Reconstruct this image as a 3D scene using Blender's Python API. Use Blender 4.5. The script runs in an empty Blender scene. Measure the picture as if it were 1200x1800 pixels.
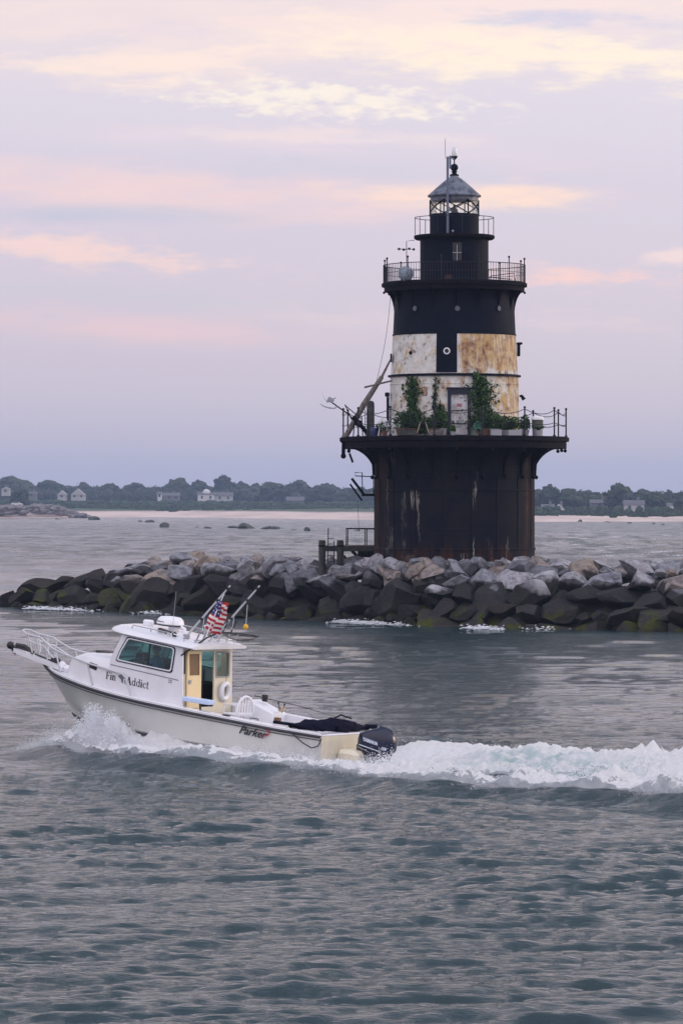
import bpy, math, random
import numpy as np
from mathutils import Matrix, Vector, noise as mnoise
R = math.radians
random.seed(7); rng = np.random.default_rng(7)
S = bpy.context.scene
COL = S.collection
# ---------------------------------------------------------------- camera
F, YH, CH = 7000.0, 884.0, 5.7           # focal length (px of the 1800 px frame), horizon row, eye height
cd = bpy.data.cameras.new('camera'); cam = bpy.data.objects.new('camera', cd); COL.objects.link(cam)
S.camera = cam
cam.location = (0, 0, CH); cam.rotation_euler = (R(90), 0, 0)
cd.sensor_fit = 'VERTICAL'; cd.sensor_height = 36; cd.sensor_width = 24; cd.lens = F/1800*36
cd.shift_y = -(900-YH)/1800; cd.clip_start = 0.5; cd.clip_end = 20000
# ---------------------------------------------------------------- render settings
S.view_settings.view_transform = 'Standard'; S.view_settings.look = 'None'
S.view_settings.exposure = 0; S.view_settings.gamma = 1
S.cycles.use_denoising = True
S.cycles.max_bounces = 8; S.cycles.transparent_max_bounces = 24
S.cycles.volume_bounces = 1; S.cycles.sample_clamp_indirect = 4
# ---------------------------------------------------------------- node helpers
class NT:
    def __init__(s, tree): s.t = tree
    def n(s, typ, **kw):
        nd = s.t.nodes.new(typ)
        for k, v in kw.items():
            if k.startswith('i_'):
                key = k[2:].replace('_', ' ')
                key = int(key) if key.isdigit() else key
                s.put(nd.inputs[key], v)
            else: setattr(nd, k, v)
        return nd
    def put(s, inp, v):
        if isinstance(v, bpy.types.NodeSocket): s.t.links.new(v, inp)
        elif isinstance(v, bpy.types.Node): s.t.links.new(v.outputs[0], inp)
        else:
            if isinstance(v, tuple) and len(v) == 3 and inp.type == 'RGBA': v = (*v, 1)
            inp.default_value = v
    def m(s, op, a, b=None, c=None, clamp=False):
        nd = s.t.nodes.new('ShaderNodeMath'); nd.operation = op; nd.use_clamp = clamp
        s.put(nd.inputs[0], a)
        if b is not None: s.put(nd.inputs[1], b)
        if c is not None: s.put(nd.inputs[2], c)
        return nd.outputs[0]
    def mix(s, f, a, b):
        nd = s.t.nodes.new('ShaderNodeMix'); nd.data_type = 'RGBA'
        s.put(nd.inputs[0], f); s.put(nd.inputs[6], a); s.put(nd.inputs[7], b)
        return nd.outputs[2]
    def noise(s, vec, scale, detail=4, rough=.55):
        nd = s.t.nodes.new('ShaderNodeTexNoise'); s.put(nd.inputs['Vector'], vec)
        nd.inputs['Scale'].default_value = scale; nd.inputs['Detail'].default_value = detail; nd.inputs['Roughness'].default_value = rough
        return nd.outputs['Fac']
    def comb(s, x, y, z):
        nd = s.t.nodes.new('ShaderNodeCombineXYZ')
        for i, v in enumerate((x, y, z)): s.put(nd.inputs[i], v)
        return nd.outputs[0]
    def sep(s, v):
        nd = s.t.nodes.new('ShaderNodeSeparateXYZ'); s.put(nd.inputs[0], v); return nd.outputs
    def scale(s, v, sc):
        nd = s.t.nodes.new('ShaderNodeVectorMath'); nd.operation = 'MULTIPLY'; s.put(nd.inputs[0], v); nd.inputs[1].default_value = sc
        return nd.outputs[0]
    def ss(s, v, a, b, lo=0., hi=1.):
        nd = s.t.nodes.new('ShaderNodeMapRange'); nd.interpolation_type = 'SMOOTHSTEP'
        s.put(nd.inputs[0], v)
        for i, q in enumerate((a, b, lo, hi)): nd.inputs[1+i].default_value = q
        return nd.outputs[0]
def srgb(r, g, b):
    f = lambda c: (c/255/12.92 if c/255 <= .04045 else ((c/255+.055)/1.055)**2.4)
    return (f(r), f(g), f(b))
# ---------------------------------------------------------------- world: overcast dusk sky with soft streaky clouds
SUN_EL, SUN_AZ = R(14), R(68)            # azimuth clockwise from +Y (view direction)
wd = bpy.data.worlds.new('World'); S.world = wd; wd.use_nodes = True
w = NT(wd.node_tree); wd.node_tree.nodes.clear()
sky = w.n('ShaderNodeTexSky', sky_type='NISHITA', sun_disc=False, sun_elevation=SUN_EL, sun_rotation=SUN_AZ)
bg1 = w.n('ShaderNodeBackground', i_Color=sky, i_Strength=.05)
tc = w.n('ShaderNodeTexCoord')
dx, dy, dz = w.sep(tc.outputs['Generated'])
el = w.m('MULTIPLY', w.m('ARCSINE', dz), 57.2958)
az = w.m('MULTIPLY', w.m('ARCTAN2', dx, dy), 57.2958)
elc = w.m('DIVIDE', el, 90, clamp=True)
ramp = w.n('ShaderNodeValToRGB', i_Fac=w.m('POWER', elc, .5))
def ramp_set(r, stops):
    e = r.color_ramp.elements
    while len(e) > 1: e.remove(e[-1])
    for i, (p, c) in enumerate(stops):
        q = e[0] if i == 0 else e.new(p)
        q.position = p; q.color = (*c, 1)
ramp_set(ramp, [(math.sqrt(d/90), srgb(*c)) for d, c in [(0, (168,168,198)), (.8, (177,172,202)), (1.8, (189,176,204)), (3.2, (197,180,206)),
    (4.6, (203,184,208)), (5.8, (212,196,212)), (7.2, (230,204,208)), (12, (236,208,210)), (25, (222,218,226)), (50, (210,216,234)), (90, (204,213,236))]])
sv = w.comb(w.m('MULTIPLY', az, .22), w.m('MULTIPLY', el, 1.15), 0)
n1 = w.noise(sv, 1.0, 7, .6)
n2 = w.noise(w.comb(w.m('MULTIPLY', az, .9), w.m('MULTIPLY', el, 3.4), 3.), 1.0, 6, .62)
n3 = w.noise(w.comb(w.m('MULTIPLY', az, 2.2), w.m('MULTIPLY', el, 6.), 9.), 1.0, 5, .6)
col = ramp.outputs[0]
def px(x, y): return ((x-600)/F*57.3, (YH-y)/F*57.3)
# (px centre, half-size px, tilt px per px, colour, strength, sharpness source)
bands = [((350,335),(620,60),.02,(240,196,196),.7,n1), ((820,345),(330,32),.06,(250,208,190),1.,n1), ((120,440),(330,34),.10,(244,200,196),.8,n2),
         ((1010,490),(190,26),.07,(246,190,188),.85,n2), ((300,575),(420,40),.05,(226,184,198),.7,n1), ((130,385),(330,26),-.02,(176,174,204),.85,n1),
         ((600,40),(900,100),.0,(246,214,206),.85,n1), ((900,95),(500,60),.05,(252,226,204),1.,n2), ((560,178),(300,36),.06,(249,229,214),.9,n3),
         ((1010,40),(230,22),.03,(200,188,212),.9,n2), ((250,120),(260,40),-.04,(250,218,204),.9,n2), ((1180,452),(90,16),0,(240,205,205),.7,n2),
         ((450,255),(420,34),.05,(226,200,212),.55,n1), ((900,640),(500,60),.03,(186,176,200),.6,n1), ((620,300),(520,26),.04,(196,184,206),.7,n2), ((760,560),(430,26),.03,(212,190,204),.6,n2), ((200,520),(360,24),.05,(190,180,204),.7,n2), ((1000,380),(300,24),.05,(196,184,206),.7,n2), ((560,240),(300,18),.03,(238,208,208),.6,n2), ((250,700),(500,60),.0,(186,180,205),.5,n1)]
for (cx, cy), (sx, sy), tilt, c, st, ns in bands:
    a0, e0 = px(cx, cy); sxd, syd = sx/F*57.3, sy/F*57.3
    u = w.m('DIVIDE', w.m('SUBTRACT', az, a0), sxd)
    v = w.m('DIVIDE', w.m('SUBTRACT', w.m('ADD', el, w.m('MULTIPLY', w.m('SUBTRACT', az, a0), tilt)), e0), syd)
    g = w.m('EXPONENT', w.m('MULTIPLY', w.m('ADD', w.m('MULTIPLY', u, u), w.m('MULTIPLY', v, v)), -1))
    k = w.ss(w.m('ADD', g, w.m('MULTIPLY', w.m('SUBTRACT', ns, .5), 2.9)), .25, 1.15, 0, st)
    k = w.m('MULTIPLY', k, w.ss(g, .02, .35), clamp=True)
    col = w.mix(k, col, srgb(*c))
# broad cloud deck above the framed part of the sky
hi = w.m('MULTIPLY', w.ss(n1, .42, .66, 0, .8), w.ss(el, 6.5, 12))
col = w.mix(hi, col, srgb(246, 214, 200))
# unseen high cloud ahead, darkened to slate blue to deepen the water's reflections
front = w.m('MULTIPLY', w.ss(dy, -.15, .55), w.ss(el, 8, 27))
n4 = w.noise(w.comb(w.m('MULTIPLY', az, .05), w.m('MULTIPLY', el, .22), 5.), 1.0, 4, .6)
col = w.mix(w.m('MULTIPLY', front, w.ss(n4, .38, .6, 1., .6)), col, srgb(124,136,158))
bg2 = w.n('ShaderNodeBackground', i_Color=col, i_Strength=w.m('ADD', .93, w.m('MULTIPLY', w.ss(el, 8, 26, 0, 1.15), w.m('SUBTRACT', 1., front))))  # unseen high sky elsewhere is brightened to light the pale surfaces
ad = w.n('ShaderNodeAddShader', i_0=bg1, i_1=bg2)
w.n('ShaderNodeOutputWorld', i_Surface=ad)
# ---------------------------------------------------------------- sun
sl = bpy.data.lights.new('sun', 'SUN'); so = bpy.data.objects.new('sun', sl); COL.objects.link(so)
sl.energy = .7; sl.angle = R(14); sl.color = (1, .84, .7)
sd = Vector((math.sin(SUN_AZ)*math.cos(SUN_EL), math.cos(SUN_AZ)*math.cos(SUN_EL), math.sin(SUN_EL)))
so.rotation_euler = sd.to_track_quat('Z', 'Y').to_euler()

# ================================================================ helpers
def tag(o, label=None, cat=None, group=None, kind=None):
    if label: o['label'] = label
    if cat: o['category'] = cat
    if group: o['group'] = group
    if kind: o['kind'] = kind
    return o
def thing(name, label, cat, loc=(0,0,0), group=None, M=None):
    o = bpy.data.objects.new(name, None); COL.objects.link(o)
    o.empty_display_size = .2
    if M is not None: o.matrix_world = M
    else: o.location = loc
    return tag(o, label, cat, group)
class MB:
    def __init__(s): s.v = []; s.f = []; s.mi = []; s.cur = 0
    def add(s, vs, fs):
        b = len(s.v); s.v.extend([tuple(p) for p in vs])
        for f in fs: s.f.append(tuple(i+b for i in f)); s.mi.append(s.cur)
        return s
    def box(s, c, sz, M=None, bev=0):
        x, y, z = (q/2 for q in sz); b = min(bev, x*.9, y*.9, z*.9)
        if b <= 0:
            vs = [(i*x, j*y, k*z) for i in (-1,1) for j in (-1,1) for k in (-1,1)]
            fs = [(0,1,3,2),(4,6,7,5),(0,4,5,1),(2,3,7,6),(0,2,6,4),(1,5,7,3)]
        else:
            vs = []; idx = {}
            for i in (-1,1):
                for j in (-1,1):
                    for k in (-1,1):
                        for a in range(3):
                            p = [i*(x-b), j*(y-b), k*(z-b)]; p[a] = (i*x, j*y, k*z)[a]
                            idx[i,j,k,a] = len(vs); vs.append(tuple(p))
            fs = []
            for a in range(3):
                o1, o2 = [q for q in range(3) if q != a]
                for sg in (-1,1):
                    q = []
                    for u, v in ((-1,-1),(1,-1),(1,1),(-1,1)):
                        key = [0,0,0]; key[a] = sg; key[o1] = u; key[o2] = v; q.append(idx[(*key, a)])
                    fs.append(tuple(q))
                for u in (-1,1):
                    for v in (-1,1):
                        q = []
                        for sg in (-1,1):
                            key = [0,0,0]; key[a] = sg; key[o1] = u; key[o2] = v; q.append((idx[(*key, o1)], idx[(*key, o2)]))
                        fs.append((q[0][0], q[0][1], q[1][1], q[1][0]))
            for i in (-1,1):
                for j in (-1,1):
                    for k in (-1,1): fs.append(tuple(idx[i,j,k,a] for a in range(3)))
        if M is not None: vs = [M @ Vector(p) for p in vs]
        return s.add([(p[0]+c[0], p[1]+c[1], p[2]+c[2]) for p in vs], fs)
    def tube(s, pts, r, n=8, closed=False, cap=True):
        pts = [Vector(p) for p in pts]; m = len(pts)
        rs = r if isinstance(r, (list, tuple)) else [r]*m
        vs = []; up = None
        for i, p in enumerate(pts):
            a = pts[(i-1) % m] if (closed or i > 0) else p
            b = pts[(i+1) % m] if (closed or i < m-1) else p
            t = (b-a).normalized()
            if up is None:
                up = Vector((0,0,1)) if abs(t.z) < .9 else Vector((1,0,0))
            sd_ = t.cross(up)
            if sd_.length < 1e-4: sd_ = t.cross(Vector((.3,.9,.1)))
            sd_.normalize(); up = sd_.cross(t).normalized()
            for k in range(n):
                q = 2*math.pi*k/n; vs.append(p + (sd_*math.cos(q) + up*math.sin(q))*rs[i])
        fs = []
        for i in range(m if closed else m-1):
            j = (i+1) % m
            for k in range(n): fs.append((i*n+k, i*n+(k+1)%n, j*n+(k+1)%n, j*n+k))
        if not closed and cap: fs += [tuple(range(n-1,-1,-1)), tuple((m-1)*n+k for k in range(n))]
        return s.add(vs, fs)
    def lathe(s, prof, n=48, c=(0,0,0), a0=0, a1=2*math.pi, cap=False):
        full = abs(a1-a0-2*math.pi) < 1e-6; cols = n if full else n+1
        vs = []
        for r_, z in prof:
            for k in range(cols):
                q = a0+(a1-a0)*k/n; vs.append((c[0]+r_*math.sin(q), c[1]-r_*math.cos(q), c[2]+z))
        fs = []
        for i in range(len(prof)-1):
            for k in range(n):
                k2 = (k+1) % cols; fs.append((i*cols+k, i*cols+k2, (i+1)*cols+k2, (i+1)*cols+k))
        if cap: fs += [tuple(range(cols-1,-1,-1)), tuple((len(prof)-1)*cols+k for k in range(cols))]
        return s.add(vs, fs)
    def grid(s, P, closed_u=False):            # P: 2-D list of points
        nu, nv = len(P), len(P[0]); fs = []
        for i in range(nu if closed_u else nu-1):
            for j in range(nv-1):
                a = (i+1) % nu; fs.append((i*nv+j, a*nv+j, a*nv+j+1, i*nv+j+1))
        return s.add([p for row in P for p in row], fs)
    def prism(s, poly, fn, t0, t1):            # poly 2-D outline, fn(u,v,t) -> 3-D
        n = len(poly); vs = [fn(u, v, t0) for u, v in poly]+[fn(u, v, t1) for u, v in poly]
        fs = [tuple(range(n-1,-1,-1)), tuple(range(n, 2*n))]+[(i, (i+1)%n, n+(i+1)%n, n+i) for i in range(n)]
        return s.add(vs, fs)
    def panel(s, outer, inner, fn, t0, t1, N=56):   # plate with a hole
        cx = sum(p[0] for p in inner)/len(inner); cy = sum(p[1] for p in inner)/len(inner)
        angs = sorted([math.atan2(p[1]-cy, p[0]-cx) for p in outer+inner]+[-math.pi+2*math.pi*i/N for i in range(N)])
        def hit(poly, a):
            dx_, dy_ = math.cos(a), math.sin(a); best = None
            for i in range(len(poly)):
                x1, y1 = poly[i][0]-cx, poly[i][1]-cy; x2, y2 = poly[(i+1)%len(poly)][0]-cx, poly[(i+1)%len(poly)][1]-cy
                ex, ey = x2-x1, y2-y1; D = dx_*ey-dy_*ex
                if abs(D) < 1e-12: continue
                t = (x1*ey-y1*ex)/D; q = (x1*dy_-y1*dx_)/D
                if t > 0 and -1e-6 <= q <= 1+1e-6 and (best is None or t > best): best = t
            return (cx+dx_*best, cy+dy_*best)
        n = len(angs); O_ = [hit(outer, a) for a in angs]; I_ = [hit(inner, a) for a in angs]
        vs = [fn(*p, t0) for p in O_]+[fn(*p, t0) for p in I_]+[fn(*p, t1) for p in O_]+[fn(*p, t1) for p in I_]
        fs = []
        for i in range(n):
            j = (i+1) % n
            fs += [(i, j, n+j, n+i), (2*n+i, 3*n+i, 3*n+j, 2*n+j), (n+i, n+j, 3*n+j, 3*n+i), (i, 2*n+i, 2*n+j, j)]
        return s.add(vs, fs)
    def sphere(s, c, r, nu=16, nv=10, sc=(1,1,1)):
        P = [[(c[0]+r*sc[0]*math.sin(math.pi*j/nv)*math.cos(2*math.pi*i/nu), c[1]+r*sc[1]*math.sin(math.pi*j/nv)*math.sin(2*math.pi*i/nu), c[2]+r*sc[2]*math.cos(math.pi*j/nv)) for j in range(nv+1)] for i in range(nu)]
        return s.grid(P, True)
    def build(s, name, mat, parent=None, smooth=True, ang=35, **tg):
        me = bpy.data.meshes.new(name); me.from_pydata(s.v, [], s.f)
        mats = mat if isinstance(mat, (list, tuple)) else [mat]
        for q in mats: me.materials.append(q)
        if len(mats) > 1: me.polygons.foreach_set('material_index', s.mi)
        me.validate(); me.update()
        if smooth:
            me.polygons.foreach_set('use_smooth', [True]*len(me.polygons))
            try: me.set_sharp_from_angle(angle=R(ang))
            except Exception: pass
        o = bpy.data.objects.new(name, me); COL.objects.link(o)
        if parent is not None: o.parent = parent
        return tag(o, **tg) if tg else o
def npmesh(name, V, Fc, mat, parent=None, smooth=True, **tg):
    V = np.asarray(V, dtype=np.float32); Fc = np.asarray(Fc, dtype=np.int32); k = Fc.shape[1]
    me = bpy.data.meshes.new(name); me.vertices.add(len(V)); me.vertices.foreach_set('co', V.ravel())
    me.loops.add(Fc.size); me.loops.foreach_set('vertex_index', Fc.ravel())
    me.polygons.add(len(Fc)); me.polygons.foreach_set('loop_start', np.arange(0, Fc.size, k, dtype=np.int32))
    me.update(calc_edges=True)
    me.polygons.foreach_set('use_smooth', np.full(len(Fc), smooth)); me.materials.append(mat)
    o = bpy.data.objects.new(name, me); COL.objects.link(o)
    if parent is not None: o.parent = parent
    return tag(o, **tg) if tg else o
def quadgrid(ny, nx):
    a = np.arange(ny*nx).reshape(ny, nx)
    return np.stack([a[:-1,:-1], a[:-1,1:], a[1:,1:], a[1:,:-1]], -1).reshape(-1, 4)
def ico(sub):
    t = (1+5**.5)/2
    v = [(-1,t,0),(1,t,0),(-1,-t,0),(1,-t,0),(0,-1,t),(0,1,t),(0,-1,-t),(0,1,-t),(t,0,-1),(t,0,1),(-t,0,-1),(-t,0,1)]
    f = [(0,11,5),(0,5,1),(0,1,7),(0,7,10),(0,10,11),(1,5,9),(5,11,4),(11,10,2),(10,7,6),(7,1,8),(3,9,4),(3,4,2),(3,2,6),(3,6,8),(3,8,9),(4,9,5),(2,4,11),(6,2,10),(8,6,7),(9,8,1)]
    v = [np.array(p)/np.linalg.norm(p) for p in v]
    for _ in range(sub):
        c = {}; nf = []
        def mid(a, b):
            k = (min(a,b), max(a,b))
            if k not in c: q = v[a]+v[b]; v.append(q/np.linalg.norm(q)); c[k] = len(v)-1
            return c[k]
        for a, b, d in f:
            x, y, z = mid(a,b), mid(b,d), mid(d,a); nf += [(a,x,z),(b,y,x),(d,z,y),(x,y,z)]
        f = nf
    return np.array(v), np.array(f)
ICO = {k: ico(k) for k in (1,2,3,4)}
def vnoise(P, seed, octaves=4, scale=1.):      # cheap smooth pseudo-noise on points
    r_ = np.random.default_rng(seed); out = np.zeros(len(P)); amp = 1.
    for o_ in range(octaves):
        for _ in range(4):
            k = r_.normal(size=3)*scale*(2**o_); out += amp*np.sin(P@k+r_.uniform(0,6.28))*.35
        amp *= .5
    return out
# ---------------------------------------------------------------- materials
def mat(name, color, rough=.5, metal=0., var=0., vscale=3., bump=0., bscale=20., spec=.5, coat=0., var_col=None):
    m_ = bpy.data.materials.new(name); m_.use_nodes = True; t = NT(m_.node_tree); t.t.nodes.clear()
    b = t.n('ShaderNodeBsdfPrincipled'); b.inputs['Roughness'].default_value = rough; b.inputs['Metallic'].default_value = metal
    b.inputs['Specular IOR Level'].default_value = spec; b.inputs['Coat Weight'].default_value = coat
    b.inputs['Base Color'].default_value = (*color, 1)
    tc_ = t.n('ShaderNodeTexCoord')
    if var or var_col:
        ns = t.noise(tc_.outputs['Object'], vscale, 5, .6)
        c2 = var_col or tuple(c*(1-var) for c in color)
        t.put(b.inputs['Base Color'], t.mix(t.ss(ns, .4, .68), color, c2))
    if bump:
        bn = t.n('ShaderNodeBump', i_Strength=bump, i_Distance=.01, i_Height=t.noise(tc_.outputs['Object'], bscale, 4, .6))
        t.put(b.inputs['Normal'], bn)
    t.n('ShaderNodeOutputMaterial', i_Surface=b)
    return m_
def glass(name, tint, gloss=.12):
    m_ = bpy.data.materials.new(name); m_.use_nodes = True; t = NT(m_.node_tree); t.t.nodes.clear()
    tr = t.n('ShaderNodeBsdfTransparent', i_Color=tint); gl = t.n('ShaderNodeBsdfGlossy', i_Roughness=.03, i_Color=(.9,.95,1.))
    fr = t.n('ShaderNodeLayerWeight', i_Blend=.25)
    fac = t.m('ADD', t.m('MULTIPLY', fr.outputs['Fresnel'], .8), gloss, clamp=True)
    mx = t.n('ShaderNodeMixShader', i_0=fac, i_1=tr, i_2=gl)
    t.n('ShaderNodeOutputMaterial', i_Surface=mx); return m_
M = {}
M['white'] = mat('white_gelcoat', (.72,.73,.78), .22, var=.08, vscale=1.5, coat=.3)
M['hull'] = mat('hull_gelcoat', (.58,.59,.58), .25, var=.12, vscale=1.2, coat=.3)
M['cream'] = mat('cream_gelcoat', (.66,.61,.48), .35, var=.1, vscale=2)
M['cream_door'] = mat('cream_door', (.78,.62,.36), .4, var=.08, vscale=3)
M['rub'] = mat('black_rubber', (.01,.011,.02), .45)
M['navy'] = mat('navy_paint', (.006,.010,.032), .25, spec=.35, coat=.15)
M['steel'] = mat('stainless', (.62,.64,.68), .25, .9)
M['dullsteel'] = mat('weathered_alu', (.4,.42,.47), .45, .5, var=.3)
M['palesteel'] = mat('pale_alu_tube', (.5,.52,.56), .45)
M['dark'] = mat('dark_interior', (.012,.012,.014), .8)
M['black'] = mat('black_fitting', (.012,.012,.016), .5)
M['fabric'] = mat('black_fabric', (.005,.006,.018), .9, spec=.1, bump=.5, bscale=30)
M['plastic'] = mat('white_plastic', (.75,.77,.82), .4)
M['bluewhite'] = mat('pale_blue_board', (.5,.62,.85), .35)
M['text'] = mat('lettering_black', (.01,.01,.015), .5)
M['textw'] = mat('lettering_pale', (.6,.68,.85), .4)
M['greyfish'] = mat('emblem_grey', (.13,.15,.19), .5)
M['red'] = mat('red_cloth', (.42,.012,.02), .7); M['flagwhite'] = mat('white_cloth', (.75,.72,.72), .7); M['flagblue'] = mat('blue_cloth', (.03,.035,.16), .7)
M['brown'] = mat('brown_blind', (.14,.07,.025), .5, var=.3)
M['yellow'] = mat('yellow_float', (.7,.4,.02), .5)
M['bottom'] = mat('bottom_paint', (.01,.012,.02), .6)
M['skin'] = mat('skin', (.42,.22,.15), .6); M['shirt'] = mat('blue_shirt', (.02,.16,.3), .8); M['hair'] = mat('dark_hair', (.02,.012,.008), .7); M['shorts'] = mat('khaki_cloth', (.25,.2,.14), .8)
M['gwin'] = glass('green_glass', (.30,.62,.58), .05); M['gclear'] = glass('clear_glass', (.85,.9,.86), .04); M['glantern'] = glass('lantern_glass', (.98,.985,.95), .05)
M['lhblack'] = mat('tower_black_paint', (.002,.004,.012), .6, vscale=.8, bump=.3, bscale=3, spec=.07, var_col=(.005,.008,.019))
M['lhroof'] = mat('roof_metal', (.16,.18,.23), .45, .3, vscale=3, var_col=(.05,.055,.08))
M['iron'] = mat('black_iron', (.003,.003,.008), .7, vscale=4, spec=.06, var_col=(.010,.007,.007))
M['rail'] = mat('rail_iron', (.015,.015,.026), .6, spec=.2)
M['mastgrey'] = mat('mast_grey', (.10,.13,.2), .5)
M['doorp'] = mat('weathered_door', (.55,.55,.58), .6, vscale=3, var_col=(.3,.28,.28))
M['pink'] = mat('faded_red_sign', (.32,.12,.14), .6)
M['wood'] = mat('weathered_wood', (.16,.14,.13), .85, vscale=6, var_col=(.07,.06,.06), bump=.5)
M['palewood'] = mat('pale_wood', (.45,.38,.28), .8)
M['pile'] = mat('tarred_piling', (.022,.026,.026), .85, vscale=5, var_col=(.05,.05,.045), bump=.6)
M['greenpl'] = mat('green_plastic', (.02,.14,.08), .5)
M['pot'] = mat('terracotta_pot', (.12,.06,.04), .8); M['greypot'] = mat('grey_tub', (.3,.31,.34), .7)
M['bluebarrel'] = mat('blue_barrel', (.02,.03,.12), .5)
M['dish'] = mat('weathered_plate', (.35,.42,.5), .5, var=.4)
def leafmat(name, c1, c2, sc=2.):
    m_ = bpy.data.materials.new(name); m_.use_nodes = True; t = NT(m_.node_tree); t.t.nodes.clear()
    tc_ = t.n('ShaderNodeNewGeometry'); ns = t.noise(tc_.outputs['Position'], sc, 4, .6)
    b = t.n('ShaderNodeBsdfPrincipled', i_Roughness=.6, i_Base_Color=t.mix(t.ss(ns, .35, .65), c1, c2))
    b.inputs['Specular IOR Level'].default_value = .25
    t.n('ShaderNodeOutputMaterial', i_Surface=b); return m_
M['leaf'] = leafmat('vine_leaves', (.010,.034,.008), (.035,.095,.014), 4); M['leafd'] = leafmat('dark_leaves', (.01,.03,.012), (.025,.06,.02), 3)
M['ftree'] = leafmat('far_tree_leaves', (.008,.018,.010), (.02,.038,.018), .15); M['ftree2'] = leafmat('far_tree_leaves_olive', (.012,.024,.010), (.03,.048,.02), .15)
M['shrub'] = leafmat('dune_shrub', (.015,.036,.016), (.04,.07,.028), .08)
M['bark'] = mat('bark', (.05,.04,.035), .9)
M['fwall'] = mat('house_pale', (.34,.34,.35), .7); M['fwall2'] = mat('house_grey_shingle', (.12,.12,.13), .8); M['froof'] = mat('house_roof', (.10,.10,.11), .8); M['fwin'] = mat('house_window', (.05,.06,.08), .2)
M['fwhite'] = mat('house_white', (.5,.5,.52), .6)
M['car1'] = mat('car_white', (.7,.7,.72), .3); M['tyre'] = mat('tyre', (.015,.015,.015), .8)

def caisson_mat():
    m_ = bpy.data.materials.new('caisson_plates'); m_.use_nodes = True; t = NT(m_.node_tree); t.t.nodes.clear()
    tc_ = t.n('ShaderNodeTexCoord'); x, y, z = t.sep(tc_.outputs['Object'])
    a = t.m('ARCTAN2', x, t.m('MULTIPLY', y, -1))
    v1 = t.comb(t.m('MULTIPLY', a, 9.), t.m('MULTIPLY', z, .35), 0)
    st = t.noise(v1, 1.3, 5, .62); bl = t.noise(tc_.outputs['Object'], .9, 6, .65)
    fine = t.noise(t.comb(t.m('MULTIPLY', a, 40.), t.m('MULTIPLY', z, 1.3), 0), 1., 4, .6)
    base = t.mix(t.ss(bl, .35, .65), (.003,.005,.013), (.008,.008,.012))
    low = t.ss(z, 1.9, .6)                      # rustier bottom course
    band = t.ss(t.m('ABSOLUTE', t.m('SUBTRACT', z, 1.25)), .10, .02, 0, .8)
    edge = t.ss(t.m('ABSOLUTE', a), .8, 1.35, 0, .9)
    rf = t.m('MULTIPLY', t.ss(st, .42, .62), t.m('MAXIMUM', t.m('MAXIMUM', t.m('MULTIPLY', low, 1.), band), edge), clamp=True)
    c = t.mix(rf, base, t.mix(fine, (.018,.006,.004), (.085,.03,.012)))
    # pale lime runs at their own places: (angle, half-width, z top, z bottom, strength)
    for a0, hw, zt, zb, sg in [(-.70,.055,4.05,.2,.35),(-.54,.085,4.1,3.2,.9),(-.485,.02,4.1,1.6,.9),(.23,.035,4.2,3.2,.55),(.215,.012,1.9,.0,.9),(.44,.016,1.7,-.3,1.),(.39,.03,1.9,1.,.35),(.68,.03,2.0,-.3,.5),(.1,.06,1.15,.1,.5),(-1.0,.03,6,.5,.3),(1.1,.02,5.6,1.5,.25),(-.95,.12,2.4,.3,.35),(-.6,.08,1.1,0,.4),(.24,.02,5.,3.4,.5),(-.93,.1,5.9,5.2,.7)]:
        wob = t.m('ADD', a, t.m('MULTIPLY', t.m('SUBTRACT', bl, .5), .12))
        k = t.ss(t.m('ABSOLUTE', t.m('SUBTRACT', wob, a0)), hw, hw*.3)
        k = t.m('MULTIPLY', k, t.m('MULTIPLY', t.ss(z, zt+.05, zt-.1), t.ss(z, zb-.2, zb+.5)))
        k = t.m('MULTIPLY', k, t.m('MULTIPLY', t.m('MULTIPLY', t.ss(fine, .44, .62), t.ss(bl, .38, .55, .25, 1)), sg), clamp=True)
        c = t.mix(k, c, (.30,.29,.26))
    sm = t.ss(t.m('ABSOLUTE', t.m('SUBTRACT', t.m('FRACT', t.m('MULTIPLY', a, 2.8)), .5)), .03, .0)
    hs = t.ss(t.m('ABSOLUTE', t.m('SUBTRACT', t.m('FRACT', t.m('DIVIDE', t.m('ADD', z, 10-1.25), 2.75)), .5)), .485, .5)
    b = t.n('ShaderNodeBsdfPrincipled', i_Base_Color=c, i_Roughness=.7); b.inputs['Specular IOR Level'].default_value = .1
    bn = t.n('ShaderNodeBump', i_Strength=.6, i_Distance=.02, i_Height=t.m('ADD', t.m('MULTIPLY', bl, .6), t.m('ADD', sm, hs)))
    t.put(b.inputs['Normal'], bn); t.n('ShaderNodeOutputMaterial', i_Surface=b); return m_
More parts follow.
